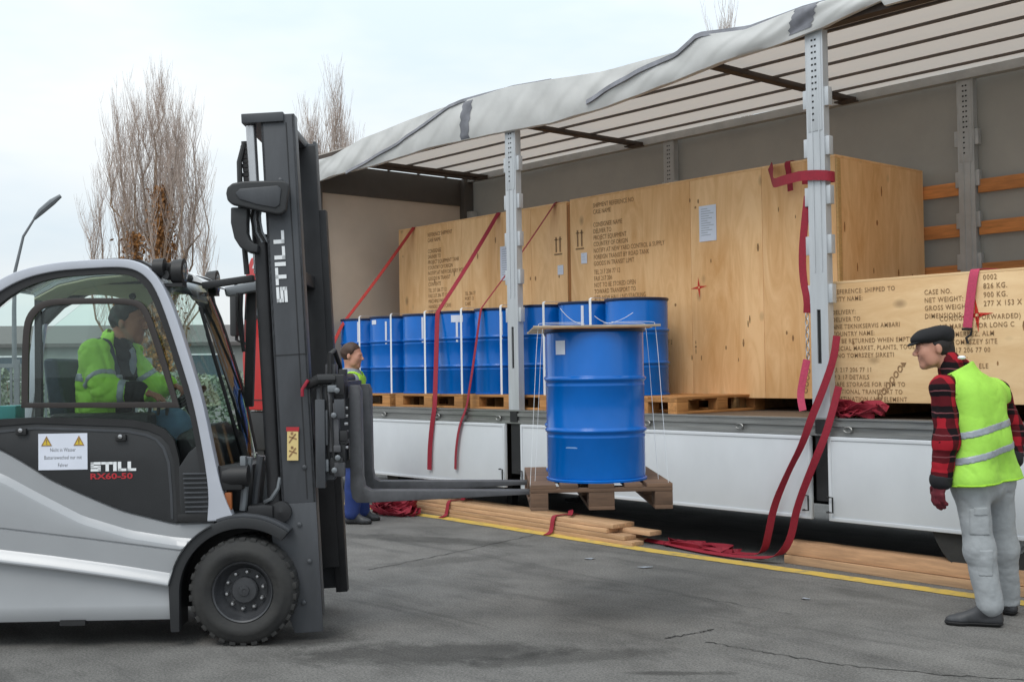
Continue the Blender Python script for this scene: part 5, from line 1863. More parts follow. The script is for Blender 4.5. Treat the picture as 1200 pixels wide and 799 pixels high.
# interior: seat, console, steering column
sp = MB()
sp.box(-1.15, -.68, .34, .80, 1.02, 1.16)
sp.build('seat_cushion', M['seat'], fl, bevel=.04, seg=3)
MB().prism([(-1.18, 1.12), (-1.06, 1.12), (-1.16, 1.62), (-1.24, 1.62)], .36, .78).build('seat_back', M['seat'], fl, bevel=.03, seg=3)
MB().box(-1.12, -.55, .14, .3, 1.15, 1.30).build('armrest', M['anth'], fl, bevel=.03, seg=3)
MB().prism([(-.42, .9), (-.12, .9), (-.16, 1.12), (-.30, 1.22), (-.42, 1.16)], .2, W_ - .2).build('dashboard', M['anth'], fl, bevel=.03, seg=3)
MB().tube([(-.3, .58, 1.1), (-.44, .58, 1.33)], .03, 10).build('steering_column', M['anth'], fl)
t = MB()
ring_ = [(-.46 + .145 * math.cos(a) * .75, .58 + .165 * math.sin(a), 1.36 + .145 * math.cos(a) * .5) for a in np.linspace(0, 6.2832, 25)]
t.tube(ring_, .014, 8, False)
t.tube([ring_[0], ring_[12]], .012, 6)
t.build('steering_wheel', M['black'], fl)
for k in range(3):
    MB().tube([(-.58 + .05 * k, .24, 1.28), (-.57 + .05 * k, .24, 1.36)], [.008, .014], 8).build('lever', M['black'], fl)
MB().box(-1.44, -1.33, .2, .34, 1.25, 1.35).build('storage_box', mat('teal_plastic', srgb(80, 170, 170), .5), fl, bevel=.01)
MB().box(-1.6, -1.22, .15, W_ - .15, 1.1, 1.24).build('rear_shelf', M['anth'], fl, bevel=.02)

# ------------------------------------------------------------------ mast, leaning slightly back
TILT = R(2.6)
def mp_(a, y, z):
    """mast coordinates: a forward of the front face, z up the mast"""
    return (.425 + a * math.cos(TILT) - (z - .135) * math.sin(TILT), y, .135 + (z - .135) * math.cos(TILT) + a * math.sin(TILT))
class KB(MB):
    def build(s, name, m, parent=None, **k):
        s.v = [mp_(*v) for v in s.v]
        return MB.build(s, name, m, parent or fl, **k)
for y0, y1, sg_ in ((.12, .22, 1), (.93, 1.03, -1)):
    far = sg_ < 0
    t = KB()
    H1 = 3.0
    ye, yi = (y0, y0 + .022) if not far else (y1 - .022, y1)
    t.box(-.195, 0, ye, yi, .13, H1)
    t.box(-.02, 0, y0, y1, .135, H1 - .002)
    t.box(-.195, -.175, y0, y1, .4, H1 - .002)
    t.build('outer_rail', M['mast'], bevel=.005)
    t = KB()
    a, b = (.155, .245) if not far else (.905, .995)
    t.box(-.165, -.03, a + .01, b - .01, .28, 2.98 if not far else 2.86)
    if far:
        t.box(-.17, .0, a - .01, a + .012, .28, 2.965)
    t.build('inner_rail', M['mast_dk'], bevel=.004)
    # widened foot of the outer rail
    t = KB()
    if not far:
        t.prism([(-.19, .78), (0, .78), (.0, .05), (-.16, .05), (-.24, .30), (-.26, .60)], y0 - .012, y0 - .001)
        t.build('rail_foot', M['mast'], bevel=.004)
# third stage rail seen beyond, lower
t = KB()
t.box(-.03, .042, .90, .99, .12, 2.55)
t.build('inner_rail', M['mast_dk'], bevel=.004)
t = KB()
t.box(-.30, -.06, .10, 1.05, 2.955, 3.01)
t.build('top_tie', M['mast'], bevel=.006)
t = KB()
t.box(-.16, -.05, .2, .95, 2.05, 2.13)
t.build('mast_crossbar', M['mast_dk'], bevel=.006)
t = KB()
t.tube([(-.26, .17, 2.1), (-.26, .17, 2.95)], .030, 16)
t.build('cylinder_rod', M['steel'])
t = KB()
t.tube([(-.238, .17, .5), (-.238, .17, 2.32)], .046, 16)
t.build('lift_cylinder', M['mast_dk'])
t = KB()
t.tube([(-.16, .2, 2.3), (-.16, .2, 2.72)], .022, 12)
t.build('cylinder_rod', M['steel'])
t = KB()
t.tube([(-.25, .95, .5), (-.25, .95, 2.9)], .036, 12)
t.build('lift_cylinder', M['mast_dk'])
# lift chain
t = KB()
for k in range(17):
    z = 2.86 - k * .026
    t.box(-.325 - .006 * (k % 2), -.295 + .006 * (k % 2), .19, .225, z - .011, z + .011)
t.build('lift_chain', M['black'], smooth=0)
t = KB()
t.tube([(-.33, .17, 2.1), (-.345, .17, 2.5), (-.34, .18, 2.75), (-.31, .2, 2.86)], .016, 8)
t.build('hose', M['black'])
# hose guide loop below the plate
g1 = [(-0.06, 2.455), (-0.061, 2.367), (-0.042, 2.279), (-0.009, 2.225), (0.039, 2.196), (0.088, 2.195)]
g2 = [(0.037, 2.454), (0.031, 2.366), (0.031, 2.308), (0.045, 2.268), (0.069, 2.249), (0.093, 2.243)]
MB().band(g1, g2, .06, .15).build('hose_guide', M['anth'], fl, bevel=.012, seg=3)
for k in range(4):
    p = [(0.058, 2.495), (0.042, 2.398), (0.056, 2.319), (0.089, 2.26)]
    MB().tube([(x + .016 * k, .13, z) for x, z in p], .007, 6).build('hose', M['galv'] if k % 2 else M['black'], fl)
# oval plate on the mast side (mirror back)
mo = [(-0.077, 2.528), (-0.07, 2.561), (-0.041, 2.585), (0.026, 2.596), (0.241, 2.598), (0.269, 2.586), (0.276, 2.557), (0.258, 2.427), (0.239, 2.408), (0.205, 2.404), (0.096, 2.429), (0.015, 2.45), (-0.047, 2.465), (-0.07, 2.489)]
MB().prism(mo, .02, .075).build('mirror_housing', M['anth'], fl, bevel=.018, seg=4)
mi = [(-0.022, 2.527), (0.002, 2.551), (0.216, 2.567), (0.235, 2.548), (0.225, 2.457), (0.201, 2.442), (0.096, 2.463), (0.001, 2.493)]
MB().prism(mi, .012, .021).build('mirror_inset', M['mast'], fl, bevel=.006)
MB().box(-.02, .08, .07, .12, 2.52, 2.56).build('mirror_bracket', M['black'], fl)
# vertical lettering on the mast
q = [(0.202, 1.912), (0.246, 1.912), (0.202, 2.337)]
rot = Matrix.Rotation(-R(90) - TILT, 4, 'Y')
block_word('STILL', q[1][0] + .002, q[1][1] + .005, .062, .1185, M['white'], w_=.088, gap=.25, rot=rot)
st = [(0.236, 1.018), (0.238, 1.202), (0.301, 1.201), (0.299, 1.017)]
o = MB().prism(st, .105, .1075).build('warning_sticker', M['sticker'], fl, smooth=0)
MB().prism([(0.233, 1.183), (0.233, 1.207), (0.306, 1.206), (0.305, 1.182)], .1035, .107).build('sticker_head', M['redtxt'], o, smooth=0)
a0 = st[0]
k = MB()
for dz in (.02, .10):
    k.bar((a0[0] + .012, .104, a0[1] + dz), (a0[0] + .05, .104, a0[1] + dz + .05), .002, .008, (0, 0, 1))
    k.bar((a0[0] + .012, .104, a0[1] + dz + .035), (a0[0] + .055, .104, a0[1] + dz + .02), .002, .008, (0, 0, 1))
    k.box(a0[0] + .022, a0[0] + .036, .103, .105, a0[1] + dz + .045, a0[1] + dz + .06)
k.build('pictogram', M['ink'], o, smooth=0)

# ------------------------------------------------------------------ carriage and forks
for z in (1.00, 1.36):
    MB().box(.50, .56, .14, 1.02, z, z + .10).build('carriage_bar', M['mast_dk'], fl, bevel=.006)
for y in (.16, .94):
    MB().box(.40, .50, y - .02, y + .05, .90, 1.44).build('carriage_plate', M['mast'], fl, bevel=.006)
MB().box(.40, .455, .08, .115, .86, 1.36).build('carriage_plate', M['mast'], fl, bevel=.006)
MB().tube([(.49, .15, 1.47), (.49, 1.0, 1.47)], .035, 14).build('shift_cylinder', M['mast_dk'], fl)
MB().box(.46, .56, .13, .20, 1.38, 1.50).build('cylinder_block', M['mast_dk'], fl, bevel=.01)
MB().box(.47, .55, .12, .19, .93, 1.03).build('cylinder_block', M['mast_dk'], fl, bevel=.01)
MB().box(.47, .53, .11, .17, 1.06, 1.34).build('roller_column', M['fork'], fl, bevel=.008)
MB().tube([(.35, .14, 1.44), (.42, .10, 1.475), (.50, .14, 1.475)], .03, 10).build('hose', M['black'], fl)
MB().tube([(.36, .10, 1.47), (.33, .08, 1.42), (.33, .08, 1.38)], .010, 8).build('hose', M['strap'], fl)
MB().tube([(.47, .2, 1.50), (.47, .2, 1.62), (.485, .3, 1.64), (.50, .42, 1.55), (.5, .45, 1.46)], .014, 8).build('hose', M['black'], fl)
for x0, x1, y0, y1, z0, z1, mm in ((.455, .50, .115, .15, 1.24, 1.40, 'fork'), (.505, .565, .10, .13, 1.25, 1.36, 'mast'), (.44, .47, .10, .16, .95, 1.02, 'galv'), (.50, .56, .115, .16, .92, 1.00, 'fork'),
                                   (.47, .52, .09, .13, 1.40, 1.44, 'galv'), (.53, .575, .12, .2, 1.12, 1.18, 'mast_dk'), (.425, .45, .12, .2, 1.05, 1.3, 'mast_dk'), (.50, .54, .095, .12, 1.06, 1.10, 'fork'), (.455, .47, .09, .11, 1.10, 1.30, 'mast'),
                                   (.52, .56, .2, .3, 1.44, 1.53, 'mast_dk'), (.44, .50, .22, .34, 1.46, 1.56, 'fork')):
    MB().box(x0, x1, y0, y1, z0, z1).build('carriage_bracket', M[mm], fl, bevel=.006)
for k in range(4):
    z = (1.41, 1.27, 1.03, .96)[k]
    MB().lathe([(.016, 0), (.016, .014), (.008, .018), (0, .018)], 8, '-y', (.525 - .02 * (k % 2), .095, z)).build('bolt', M['galv'], fl)
for k in range(3):
    MB().tube([(.44 + .03 * k, .13, 1.50), (.43 + .03 * k, .12, 1.40), (.45 + .02 * k, .105, 1.22), (.44 + .03 * k, .12, 1.02)], .009, 6).build('hose', M['black'], fl)
MB().box(-1.02, -.88, .02, .08, .128, .158).build('skirt_notch', M['black'], fl)
for k in range(5):
    q_ = mp_(-.10 + .045 * (k % 2), .118, (.22, .45, .66, .98, 2.62)[k])
    MB().lathe([(.014, 0), (.014, .008), (.006, .012), (0, .012)], 8, '-y', (q_[0], .106 if k < 3 else .1195, q_[2])).build('bolt', M['mast'], fl)
t = KB()
t.box(-.188, -.006, .1175, .1195, 1.62, 1.626)
t.box(-.052, -.046, .1175, .1195, .8, 2.95)
t.build('weld_seam', M['mast_dk'])
t = MB()
for k in range(6):
    t.box(.555, .575, .16 + .0 * k, .19, 1.30 - .045 * k, 1.315 - .045 * k)
t.build('bolt_row', M['steel'], fl, bevel=.002)
for yc in (.30, .86):
    t = MB()
    pr = [(.575, 1.435), (.625, 1.435), (.640, 1.40), (.645, .90), (.655, .845), (.69, .825), (1.75, .806), (1.78, .800), (1.78, .792), (.66, .755), (.61, .757), (.585, .785), (.575, .84)]
    t.prism(pr, yc - .06, yc + .06)
    t.build('fork', M['fork'], fl, bevel=.006)

# ------------------------------------------------------------------ lifted load
FM = fl.matrix_basis if False else Matrix.Translation(FX) @ Matrix.Rotation(R(50), 4, 'Z')
def fw(s_, y, z):
    p = FM @ Vector((s_, y, z))
    return (p.x, p.y, p.z)
make_pallet('weathered brown pallet raised on the forklift forks, carrying two blue drums', M['pal_old'], fw(2.01, .605, .7195), R(50 + 90), name='lifted_pallet')
PT = .7195 + .1445
LD = make_drum('large blue drum in front on the lifted pallet, with a small white sticker', fw(2.012, .325, PT), R(50), 'drums on the lifted pallet')
sc_ = MB()
for k in range(6):
    a_ = R(-132 + 3.0 * k)
    for zz in (.196, .201 if k in (0, 5) else .204):
        sc_.v.append((.2872 * math.cos(a_), .2872 * math.sin(a_), zz))
for k in range(5):
    sc_.f.append((2 * k, 2 * k + 2, 2 * k + 3, 2 * k + 1))
sc_.build('scratch', mat('pale_scratch', srgb(120, 160, 210), .5), LD)
make_drum('blue drum hidden behind the front one on the lifted pallet', fw(2.035, .90, PT), R(80), 'drums on the lifted pallet')
LZ = PT + .883
ld = thing('drum_cover_board', 'flat wooden cover board lying on top of the two lifted drums', 'board', fw(2.0, .6, LZ), R(50))
for k in range(4):
    MB().box(-.355, .355, -.58 + .3 * k, -.42 + .3 * k, 0, .010).build('slat', M['lid_wood'], ld, bevel=.002)
for y in (-.592, .55):
    MB().box(-.36, .36, y, y + .012, -.003, .010).build('edge_board', M['lid_wood'], ld, bevel=.002)
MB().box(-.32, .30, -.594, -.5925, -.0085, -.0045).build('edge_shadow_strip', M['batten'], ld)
n_ = 0
for s_, y, lb in ((1.665, .03, 'left front'), (2.335, .03, 'right front'), (1.70, .25, 'left rear'), (2.31, .25, 'right rear')):
    sgn = -1 if s_ < 2 else 1
    P = [Vector(fw(*p)) for p in ((s_ - sgn * .25, y, LZ + .026), (s_ - sgn * .02, y, LZ + .026), (s_, y, LZ + .015), (s_ + sgn * .035, y, PT + .3), (s_ + sgn * .055, y, PT - .01))]
    strap(lb + ' white binding cord from the cover board to the lifted pallet', P, .007, M['white_band'], (-.766, .643, 0), None, .002, 'binding_cord', 'cord')
for k, (s0, s1, b, lb) in enumerate(((1.80, 1.93, .09, 'left curled white strap end on top of the cover board'), (2.22, 2.05, .06, 'right curled white strap end on top of the cover board'), (2.0, 2.1, .045, 'small middle curled white strap end on the cover board'))):
    P = [Vector(fw(s0 + (s1 - s0) * q, .12 + .02 * k, LZ + .02 + b * (1 - q) ** 2.0 + .002)) for q in np.linspace(0, 1, 9)]
    strap(lb, P, .014, M['white_band'], (-.766, .643, 0), None, .002, 'strap_end', 'strap')
p = fw(2.012, .325, PT + .73)
a = R(50 - 90 - 48)
drum_label(p[0], p[1], p[2], a, .075, .08, 'small white sticker at the upper left of the large lifted drum')
# ------------------------------------------------------------------ people
def V(p):
    return np.array(p, float)
def nrmz(v):
    v = V(v)
    return v / np.linalg.norm(v)
def head_axes(f, u):
    f = nrmz(f)
    u = V(u)
    u = nrmz(u - f * (u @ f))
    return f, np.cross(u, f), u      # forward, left side, up
def head_sdf(s, c, f, sd, u, neck):
    A = np.stack([f, sd, u], 1)
    c = V(c)
    P = lambda a, b, d: c + f * a + sd * b + u * d
    s.ell(P(-.012, 0, .03), (.098, .076, .095), .01, A)
    s.ell(P(.03, 0, -.04), (.062, .056, .075), .03, A)
    s.cap(P(.068, -.012, -.098), P(.068, .012, -.098), .02, None, .03)
    s.ell(P(.078, 0, .022), (.02, .052, .016), .015, A)
    s.cap(P(.09, 0, .012), P(.114, 0, -.022), .008, .0125, .012)
    s.ell(P(.106, .012, -.028), (.01, .008, .008), .006, A)
    s.ell(P(.106, -.012, -.028), (.01, .008, .008), .006, A)
    s.ell(P(.084, 0, -.053), (.012, .022, .006), .008, A)
    s.ell(P(.082, 0, -.066), (.012, .020, .007), .008, A)
    for q in (-1, 1):
        s.ell(P(.058, q * .038, -.022), (.03, .024, .03), .03, A)
        s.ell(P(-.012, q * .078, -.006), (.019, .009, .031), .008, A)
        s.ell(P(.03, q * .052, -.07), (.03, .014, .03), .03, A)
    s.cap(P(-.03, 0, -.05), V(neck), .052, .062, .03)
def eyes(parent, c, f, sd, u):
    c = V(c)
    for q in (-1, 1):
        t = SDF(c - .13, c + .13, .006)
        t.f[:] = 1
        p = c + f * .078 + sd * q * .031 + u * .004
        e = MB()
        e.lathe([(0, -.006), (.006, -.0055), (.010, -.003), (.012, 0), (.010, .003), (.006, .0055), (0, .006)], 10)
        A = Matrix(((sd[0], u[0], f[0]), (sd[1], u[1], f[1]), (sd[2], u[2], f[2])))
        e.v = [tuple(A @ Vector((v[0], v[1] * .6, v[2])) + Vector(p)) for v in e.v]
        e.build('eye', M['eye'], parent)
def hand_sdf(s, wr, d, n, th, curl=.35, inf=0.0, sc=1.0):
    wr, d = V(wr), nrmz(d)
    n = V(n)
    n = nrmz(n - d * (n @ d))
    th = V(th)
    th = th - d * (th @ d)
    th = nrmz(th - n * (th @ n))
    A = np.stack([d, th, n], 1)
    s.ell(wr + d * .05 * sc, (.05 * sc, .041 * sc, .017 * sc + inf), .015, A)
    s.cap(wr - d * .01, wr + d * .04 * sc, .024 + inf, .026 + inf, .015)
    for i, ln in enumerate((.88, 1.0, .93, .74)):
        b = wr + d * (.088 - .006 * abs(i - 1.2)) * sc + th * (.031 - .0205 * i) * sc
        a = curl * (.8 + .12 * i)
        for k, L_ in enumerate((.043, .027, .022)):
            dr = d * math.cos(a) + n * math.sin(a)
            e = b + dr * L_ * ln * sc
            s.cap(b, e, (.0098 - .0009 * k) * sc + inf, (.0092 - .0011 * k) * sc + inf, .004)
            b = e
            a += curl * (1.15 - .1 * k)
    b = wr + d * .028 * sc + th * .033 * sc
    e = b + nrmz(d * .62 + th * .62 + n * .35) * .042 * sc
    g_ = e + nrmz(d * .85 + th * .2 + n * .5) * .032 * sc
    s.cap(b, e, .0135 * sc + inf, .0115 * sc + inf, .008)
    s.cap(e, g_, .0112 * sc + inf, .0095 * sc + inf, .004)
def torso_sdf(s, J, i):
    r = nrmz(V(J['shR']) - V(J['shL']))
    ch, wa = V(J['chest']), V(J['waist'])
    s.cap(V(J['shL']), V(J['shR']), .058 + i, None, .05)
    s.cap(V(J['neck']), ch, .075 + i, .09 + i, .05)
    s.cap(ch - r * .075, ch + r * .075, .098 + i, None, .06)
    s.cap(wa - r * .06, wa + r * .06, .096 + i, None, .09)
    s.cap((ch + wa) / 2 - r * .07, (ch + wa) / 2 + r * .07, .098 + i, None, .07)
    s.cap(V(J['hipL']), V(J['hipR']), .098 + i, None, .08)
def arm_sdf(s, J, q, i, k=.03, ru=.05, rl=.042, rw=.03):
    s.cap(J['sh' + q], J['el' + q], ru + i, rl + i, k)
    s.cap(J['el' + q], J['wr' + q], rl + i, rw + i, k)
def leg_sdf(s, J, q, i, k=.03, r=(.084, .056, .056, .038)):
    s.cap(J['hip' + q], J['kn' + q], r[0] + i, r[1] + i, k)
    s.cap(J['kn' + q], J['an' + q], r[2] + i, r[3] + i, k)
def bounds(J, keys, m):
    P = np.array([J[k] for k in keys], float)
    return P.min(0) - m, P.max(0) + m
def body_mesh(root, J, f, u, skin, hands, h=.007):
    K = [k for k in J]
    lo, hi = bounds(J, K, .2)
    s = SDF(lo, hi, h)
    torso_sdf(s, J, 0)
    for q in 'LR':
        arm_sdf(s, J, q, 0)
        leg_sdf(s, J, q, 0)
        s.cap(V(J['an' + q]) - [0, 0, .02], V(J['toe' + q]) * .6 + V(J['an' + q]) * .4 - [0, 0, .012], .026, .016, .02)
        hand_sdf(s, J['wr' + q], *hands[q])
    fa, sa, ua = head_axes(f, u)
    head_sdf(s, J['head'], fa, sa, ua, J['neck'])
    o = s.build('body', skin, root)
    eyes(root, J['head'], fa, sa, ua)
    return fa, sa, ua
def shoe(root, an, toe, m, sole, ground=0.0, name='shoe'):
    an, toe = V(an), V(toe)
    d = toe - an
    d[2] = 0
    d = nrmz(d)
    heel = an - d * .055
    lo, hi = np.minimum(heel, toe) - .12, np.maximum(an, toe) + .12
    s = SDF(lo, hi, .006)
    g = ground
    hz = V([0, 0, 1])
    b0, b1 = V([heel[0], heel[1], g]), V([toe[0], toe[1], g])
    s.cap(b0 + d * .02 + hz * .042, b1 - d * .03 + hz * .027, .037, .023, .01)
    s.cap(b0 + d * .025 + hz * .08, V([an[0], an[1], g + .1]) + d * .02, .036, .044, .02)
    s.cap(V([an[0], an[1], g + .085]) + d * .04, b1 - d * .08 + hz * .036, .038, .026, .03)
    s.cap(b1 - d * .085 + hz * .024, b1 - d * .05 + hz * .024, .040, .030, .02)
    X, Y, Z = s.grid()
    up = s.copy()
    up.cut((g + .022) - Z + 0 * X + 0 * Y)
    o = up.build(name, m, root)
    so = s
    so.f -= .006
    so.cut(np.maximum(Z - (g + .024), (g + .001) - Z) + 0 * X + 0 * Y)
    so.build('sole', sole, o)
    return o

# ---------------- man in cap and hi-vis vest, right
J = {'head': (-0.276, 0.1, 1.6), 'neck': (-0.165, 0.07, 1.477), 'chest': (-0.081, 0.04, 1.297), 'waist': (-0.055, 0.02, 1.039), 'shL': (-0.277, -0.05, 1.366), 'shR': (0.119, 0.17, 1.326), 'elL': (-0.288, -0.1, 1.065), 'elR': (0.23, 0.22, 1.083), 'wrL': (-0.323, -0.1, 0.846), 'wrR': (0.201, 0.16, 0.945), 'hipL': (-0.13, -0.03, 0.817), 'hipR': (0.075, 0.12, 0.809), 'knL': (-0.093, -0.05, 0.432), 'knR': (0.14, 0.18, 0.408), 'anL': (-0.046, -0.06, 0.126), 'anR': (0.186, 0.26, 0.088), 'toeL': (-0.283, 0.02, 0.02), 'toeR': (0.148, 0.36, -0.014)}
w1 = thing('person', 'man in black flat cap, lime hi-vis vest and grey trousers standing at the right', 'person', (-3.293, 6.521, 0), R(49.0))
HL = (nrmz(V(J['wrL']) - V(J['elL'])) + V([-.1, 0, 0]), V([.75, .35, 0]), V([-.45, .9, 0]), .42)
HR = (V([0, -.05, -1]), V([-.8, .2, 0]), V([-.2, .9, 0]), .4)
fw_, up_ = V([-1, .12, -.10]), V([-.12, 0, 1])
fa, sa, ua = body_mesh(w1, J, fw_, up_, M['skin'], {'L': HL, 'R': HR})
# trousers
lo, hi = bounds(J, ['hipL', 'hipR', 'knL', 'knR', 'anL', 'anR', 'waist'], .17)
s = SDF(lo, hi, .008)
for q in 'LR':
    leg_sdf(s, J, q, .012, .05, (.084, .068, .068, .063))
s.cap(V(J['hipL']), V(J['hipR']), .104, None, .06)
s.cap(V(J['waist']) - [0, 0, .08], (V(J['hipL']) + V(J['hipR'])) / 2, .108, .11, .06)
s.crease(.0035, 9, 2)
s.crease(.0022, 26, 6)
X, Y, Z = s.grid()
s.cut(.055 - Z + 0 * X + 0 * Y)
s.cut(Z - 1.03 + 0 * X + 0 * Y)
tro = s.build('trousers', M['trouser'], w1)
# cargo pocket and knee pocket on the outer side of the near leg
for (bx0, bx1, bz0, bz1, e) in ((-.17, -.06, .53, .68, .005), (-.15, -.07, .64, .69, .009), (-.13, -.05, .30, .45, .004)):
    p = s.copy()
    p.f -= e
    p.cut(np.maximum(np.maximum(bx0 - X, X - bx1), np.maximum(bz0 - Z, Z - bz1)) + 0 * Y)
    p.cut(Y + .02 + 0 * X + 0 * Z)
    p.build('cargo_pocket', M['trouser'], tro)
# plaid shirt
lo, hi = bounds(J, ['shL', 'shR', 'elL', 'elR', 'wrL', 'wrR', 'chest', 'waist', 'neck'], .17)
s = SDF(lo, hi, .008)
torso_sdf(s, J, .012)
s.cut(.93 - s.grid()[2] + 0 * s.f)
arm_sdf(s, J, 'L', .021, .04, .053, .047, .038)
arm_sdf(s, J, 'R', .021, .04, .053, .047, .038)
s.cap(V(J['neck']) + [-.02, 0, .03], V(J['neck']) - [0, 0, .05], .068, .09, .03)
s.crease(.006, 16, 3)
X, Y, Z = s.grid()
s.cut(Z - (J['neck'][2] + .055) + 0 * X + 0 * Y)
fL = nrmz(V(J['wrL']) - V(J['elL']))
fR = nrmz(V(J['wrR']) - V(J['elR']))
s.build('shirt', M['plaid'], w1)
for q, dq in (('L', fL), ('R', fR)):
    wq = V(J['wr' + q])
    cf = s.copy()
    cf.f -= .004
    pr = (X - wq[0]) * dq[0] + (Y - wq[1]) * dq[1] + (Z - wq[2]) * dq[2]
    rad = np.sqrt((X - wq[0]) ** 2 + (Y - wq[1]) ** 2 + (Z - wq[2]) ** 2)
    cf.cut(np.maximum(-.022 - pr, rad - .09))
    cf.build('dark_cuff', M['dark_cloth'], w1)
# collar
s2 = SDF(V(J['neck']) - .15, V(J['neck']) + .15, .006)
cdir = nrmz(V(J['head']) - V(J['neck']) + [0, 0, .02])
s2.cap(V(J['neck']) - [0, 0, .02], V(J['neck']) + cdir * .055, .078, .07, .01)
s2.cutcap(V(J['neck']) - [0, 0, .1], V(J['neck']) + cdir * .2, .06)
s2.wrinkle(.003, 50, 1)
s2.build('shirt_collar', M['plaid'], w1)
# vest
lo, hi = bounds(J, ['shL', 'shR', 'chest', 'waist', 'neck', 'hipL', 'hipR'], .2)
s = SDF(lo, hi, .007)
torso_sdf(s, J, .034)
s.cap(V(J['waist']) - [.06, .05, .0], V(J['hipL']) - [.01, .04, -.02], .115, .125, .08)
s.cap(V(J['waist']) + [.08, .06, .0], V(J['hipR']) + [.03, .02, .02], .115, .12, .08)
s.crease(.004, 7, 5)
s.crease(.002, 20, 8)
X, Y, Z = s.grid()
hemz = J['hipL'][2] - .005
s.cut((hemz + .05 * (X - J['hipL'][0])) - Z + 0 * Y)
for q, o_ in (('L', V([-.035, -.03, 0])), ('R', V([.045, .02, 0]))):
    a = V(J['sh' + q]) + o_ + V([0, 0, .03])
    b = V(J['el' + q]) * .55 + V(J['sh' + q]) * .45 + o_ * 1.6
    s.cutcap(a, b, .088)
ctr = (V(J['shL']) + V(J['shR'])) / 2
for q in 'LR':
    od = nrmz((V(J['sh' + q]) - ctr) * [1, 1, .2])
    pp = V(J['sh' + q]) + od * .012
    below = np.clip((pp[2] + .02 - Z) / .16, 0, 1) ** 2 * .09
    s.cut(np.where(Z > pp[2] - .22, (X - pp[0]) * od[0] + (Y - pp[1]) * od[1] + (Z - pp[2]) * od[2] - below, -1))
nd = nrmz(V(J['head']) - V(J['neck']) + [0, 0, .10])
npt = V(J['neck']) - nd * .005
s.cut(np.where(np.sqrt((X - npt[0]) ** 2 + (Y - npt[1]) ** 2 + (Z - npt[2]) ** 2) < .2, (X - npt[0]) * nd[0] + (Y - npt[1]) * nd[1] + (Z - npt[2]) * nd[2], -1))
s.cutcap(V(J['neck']) - nd * .1, V(J['neck']) + nd * .1, .074)
vest = s.build('hi_vis_vest', M['lime'], w1)
for (xa, za, xb, zb) in ((-0.195, 1.097, 0.095, 1.182), (-0.198, 0.956, 0.117, 1.049)):
    sl = (zb - za) / (xb - xa)
    b = s.copy()
    b.f -= .004
    zc = za + sl * (X - xa) * .75
    b.cut(np.abs(Z - zc) - .021 + 0 * Y)
    b.build('reflective_band', M['refl'], vest)
b = s.copy()
b.f -= .003
hz_ = hemz + .05 * (X - J['hipL'][0])
b.cut(np.abs(Z - hz_ - .006) - .007 + 0 * Y)
b.build('hem_binding', M['lime_y'], vest)
p = V({'a': (-0.162, -0.03, 1.542)}['a'])
e = SDF(p - .06, p + .06, .005)
e.ell(p, (.024, .02, .012), .01)
e.build('neck_label', M['white'], vest)
# cap
c = V(J['head'])
s = SDF(c - .2, c + .22, .005)
A = np.stack(head_axes(fa + ua * -.16, ua), 1)
P_ = lambda a, b, d: c + fa * a + sa * b + ua * d
s.ell(P_(-.012, 0, .072), (.117, .094, .056), .02, A)
s.ell(P_(.05, 0, .066), (.078, .084, .04), .03, A)
s.ell(P_(-.07, 0, .052), (.05, .078, .042), .03, A)
s.wrinkle(.0025, 45, 4)
q = s.copy()
X, Y, Z = s.grid()
h_ = (X - c[0]) * ua[0] + (Y - c[1]) * ua[1] + (Z - c[2]) * ua[2]
d_ = (X - c[0]) * fa[0] + (Y - c[1]) * fa[1] + (Z - c[2]) * fa[2]
s.cut(.030 + .10 * d_ - h_)
cp = s.build('flat_cap', M['cap'], w1)
s = SDF(c - .2, c + .22, .005)
s.ell(P_(.098, 0, .044), (.052, .068, .0095), .004, np.stack(head_axes(fa - ua * .28, ua), 1))
s.build('cap_peak', M['cap'], cp)
# hair below the cap
s = SDF(c - .16, c + .16, .005)
s.ell(P_(-.018, 0, .022), (.102, .081, .098), .01, np.stack([fa, sa, ua], 1))
s.cap(P_(-.085, .02, -.03), P_(-.085, -.02, -.03), .03, None, .03)
X, Y, Z = s.grid()
d_ = (X - c[0]) * fa[0] + (Y - c[1]) * fa[1] + (Z - c[2]) * fa[2]
h_ = (X - c[0]) * ua[0] + (Y - c[1]) * ua[1] + (Z - c[2]) * ua[2]
s.cut(np.maximum(d_ - .012 - .25 * h_, -.075 + np.maximum(0, d_ + .045) * 1.6 - h_))
s.wrinkle(.0025, 90, 2)
s.build('hair', M['hair'], w1)
# gloves
for q, hh, m in (('L', HL, M['glove']), ('R', HR, M['glove_dk'])):
    wr = V(J['wr' + q])
    s = SDF(wr - .22, wr + .22, .0045)
    hand_sdf(s, wr, *hh, inf=.004, sc=1.06)
    dq = nrmz(hh[0])
    s.cap(wr - dq * .05, wr + dq * .02, .042, .034, .015)
    s.wrinkle(.0018, 60, 3)
    s.build('glove', m, w1)
shoe(w1, J['anL'], J['toeL'], M['shoe'], M['sole'])
shoe(w1, J['anR'], J['toeR'], M['shoe'], M['sole'])

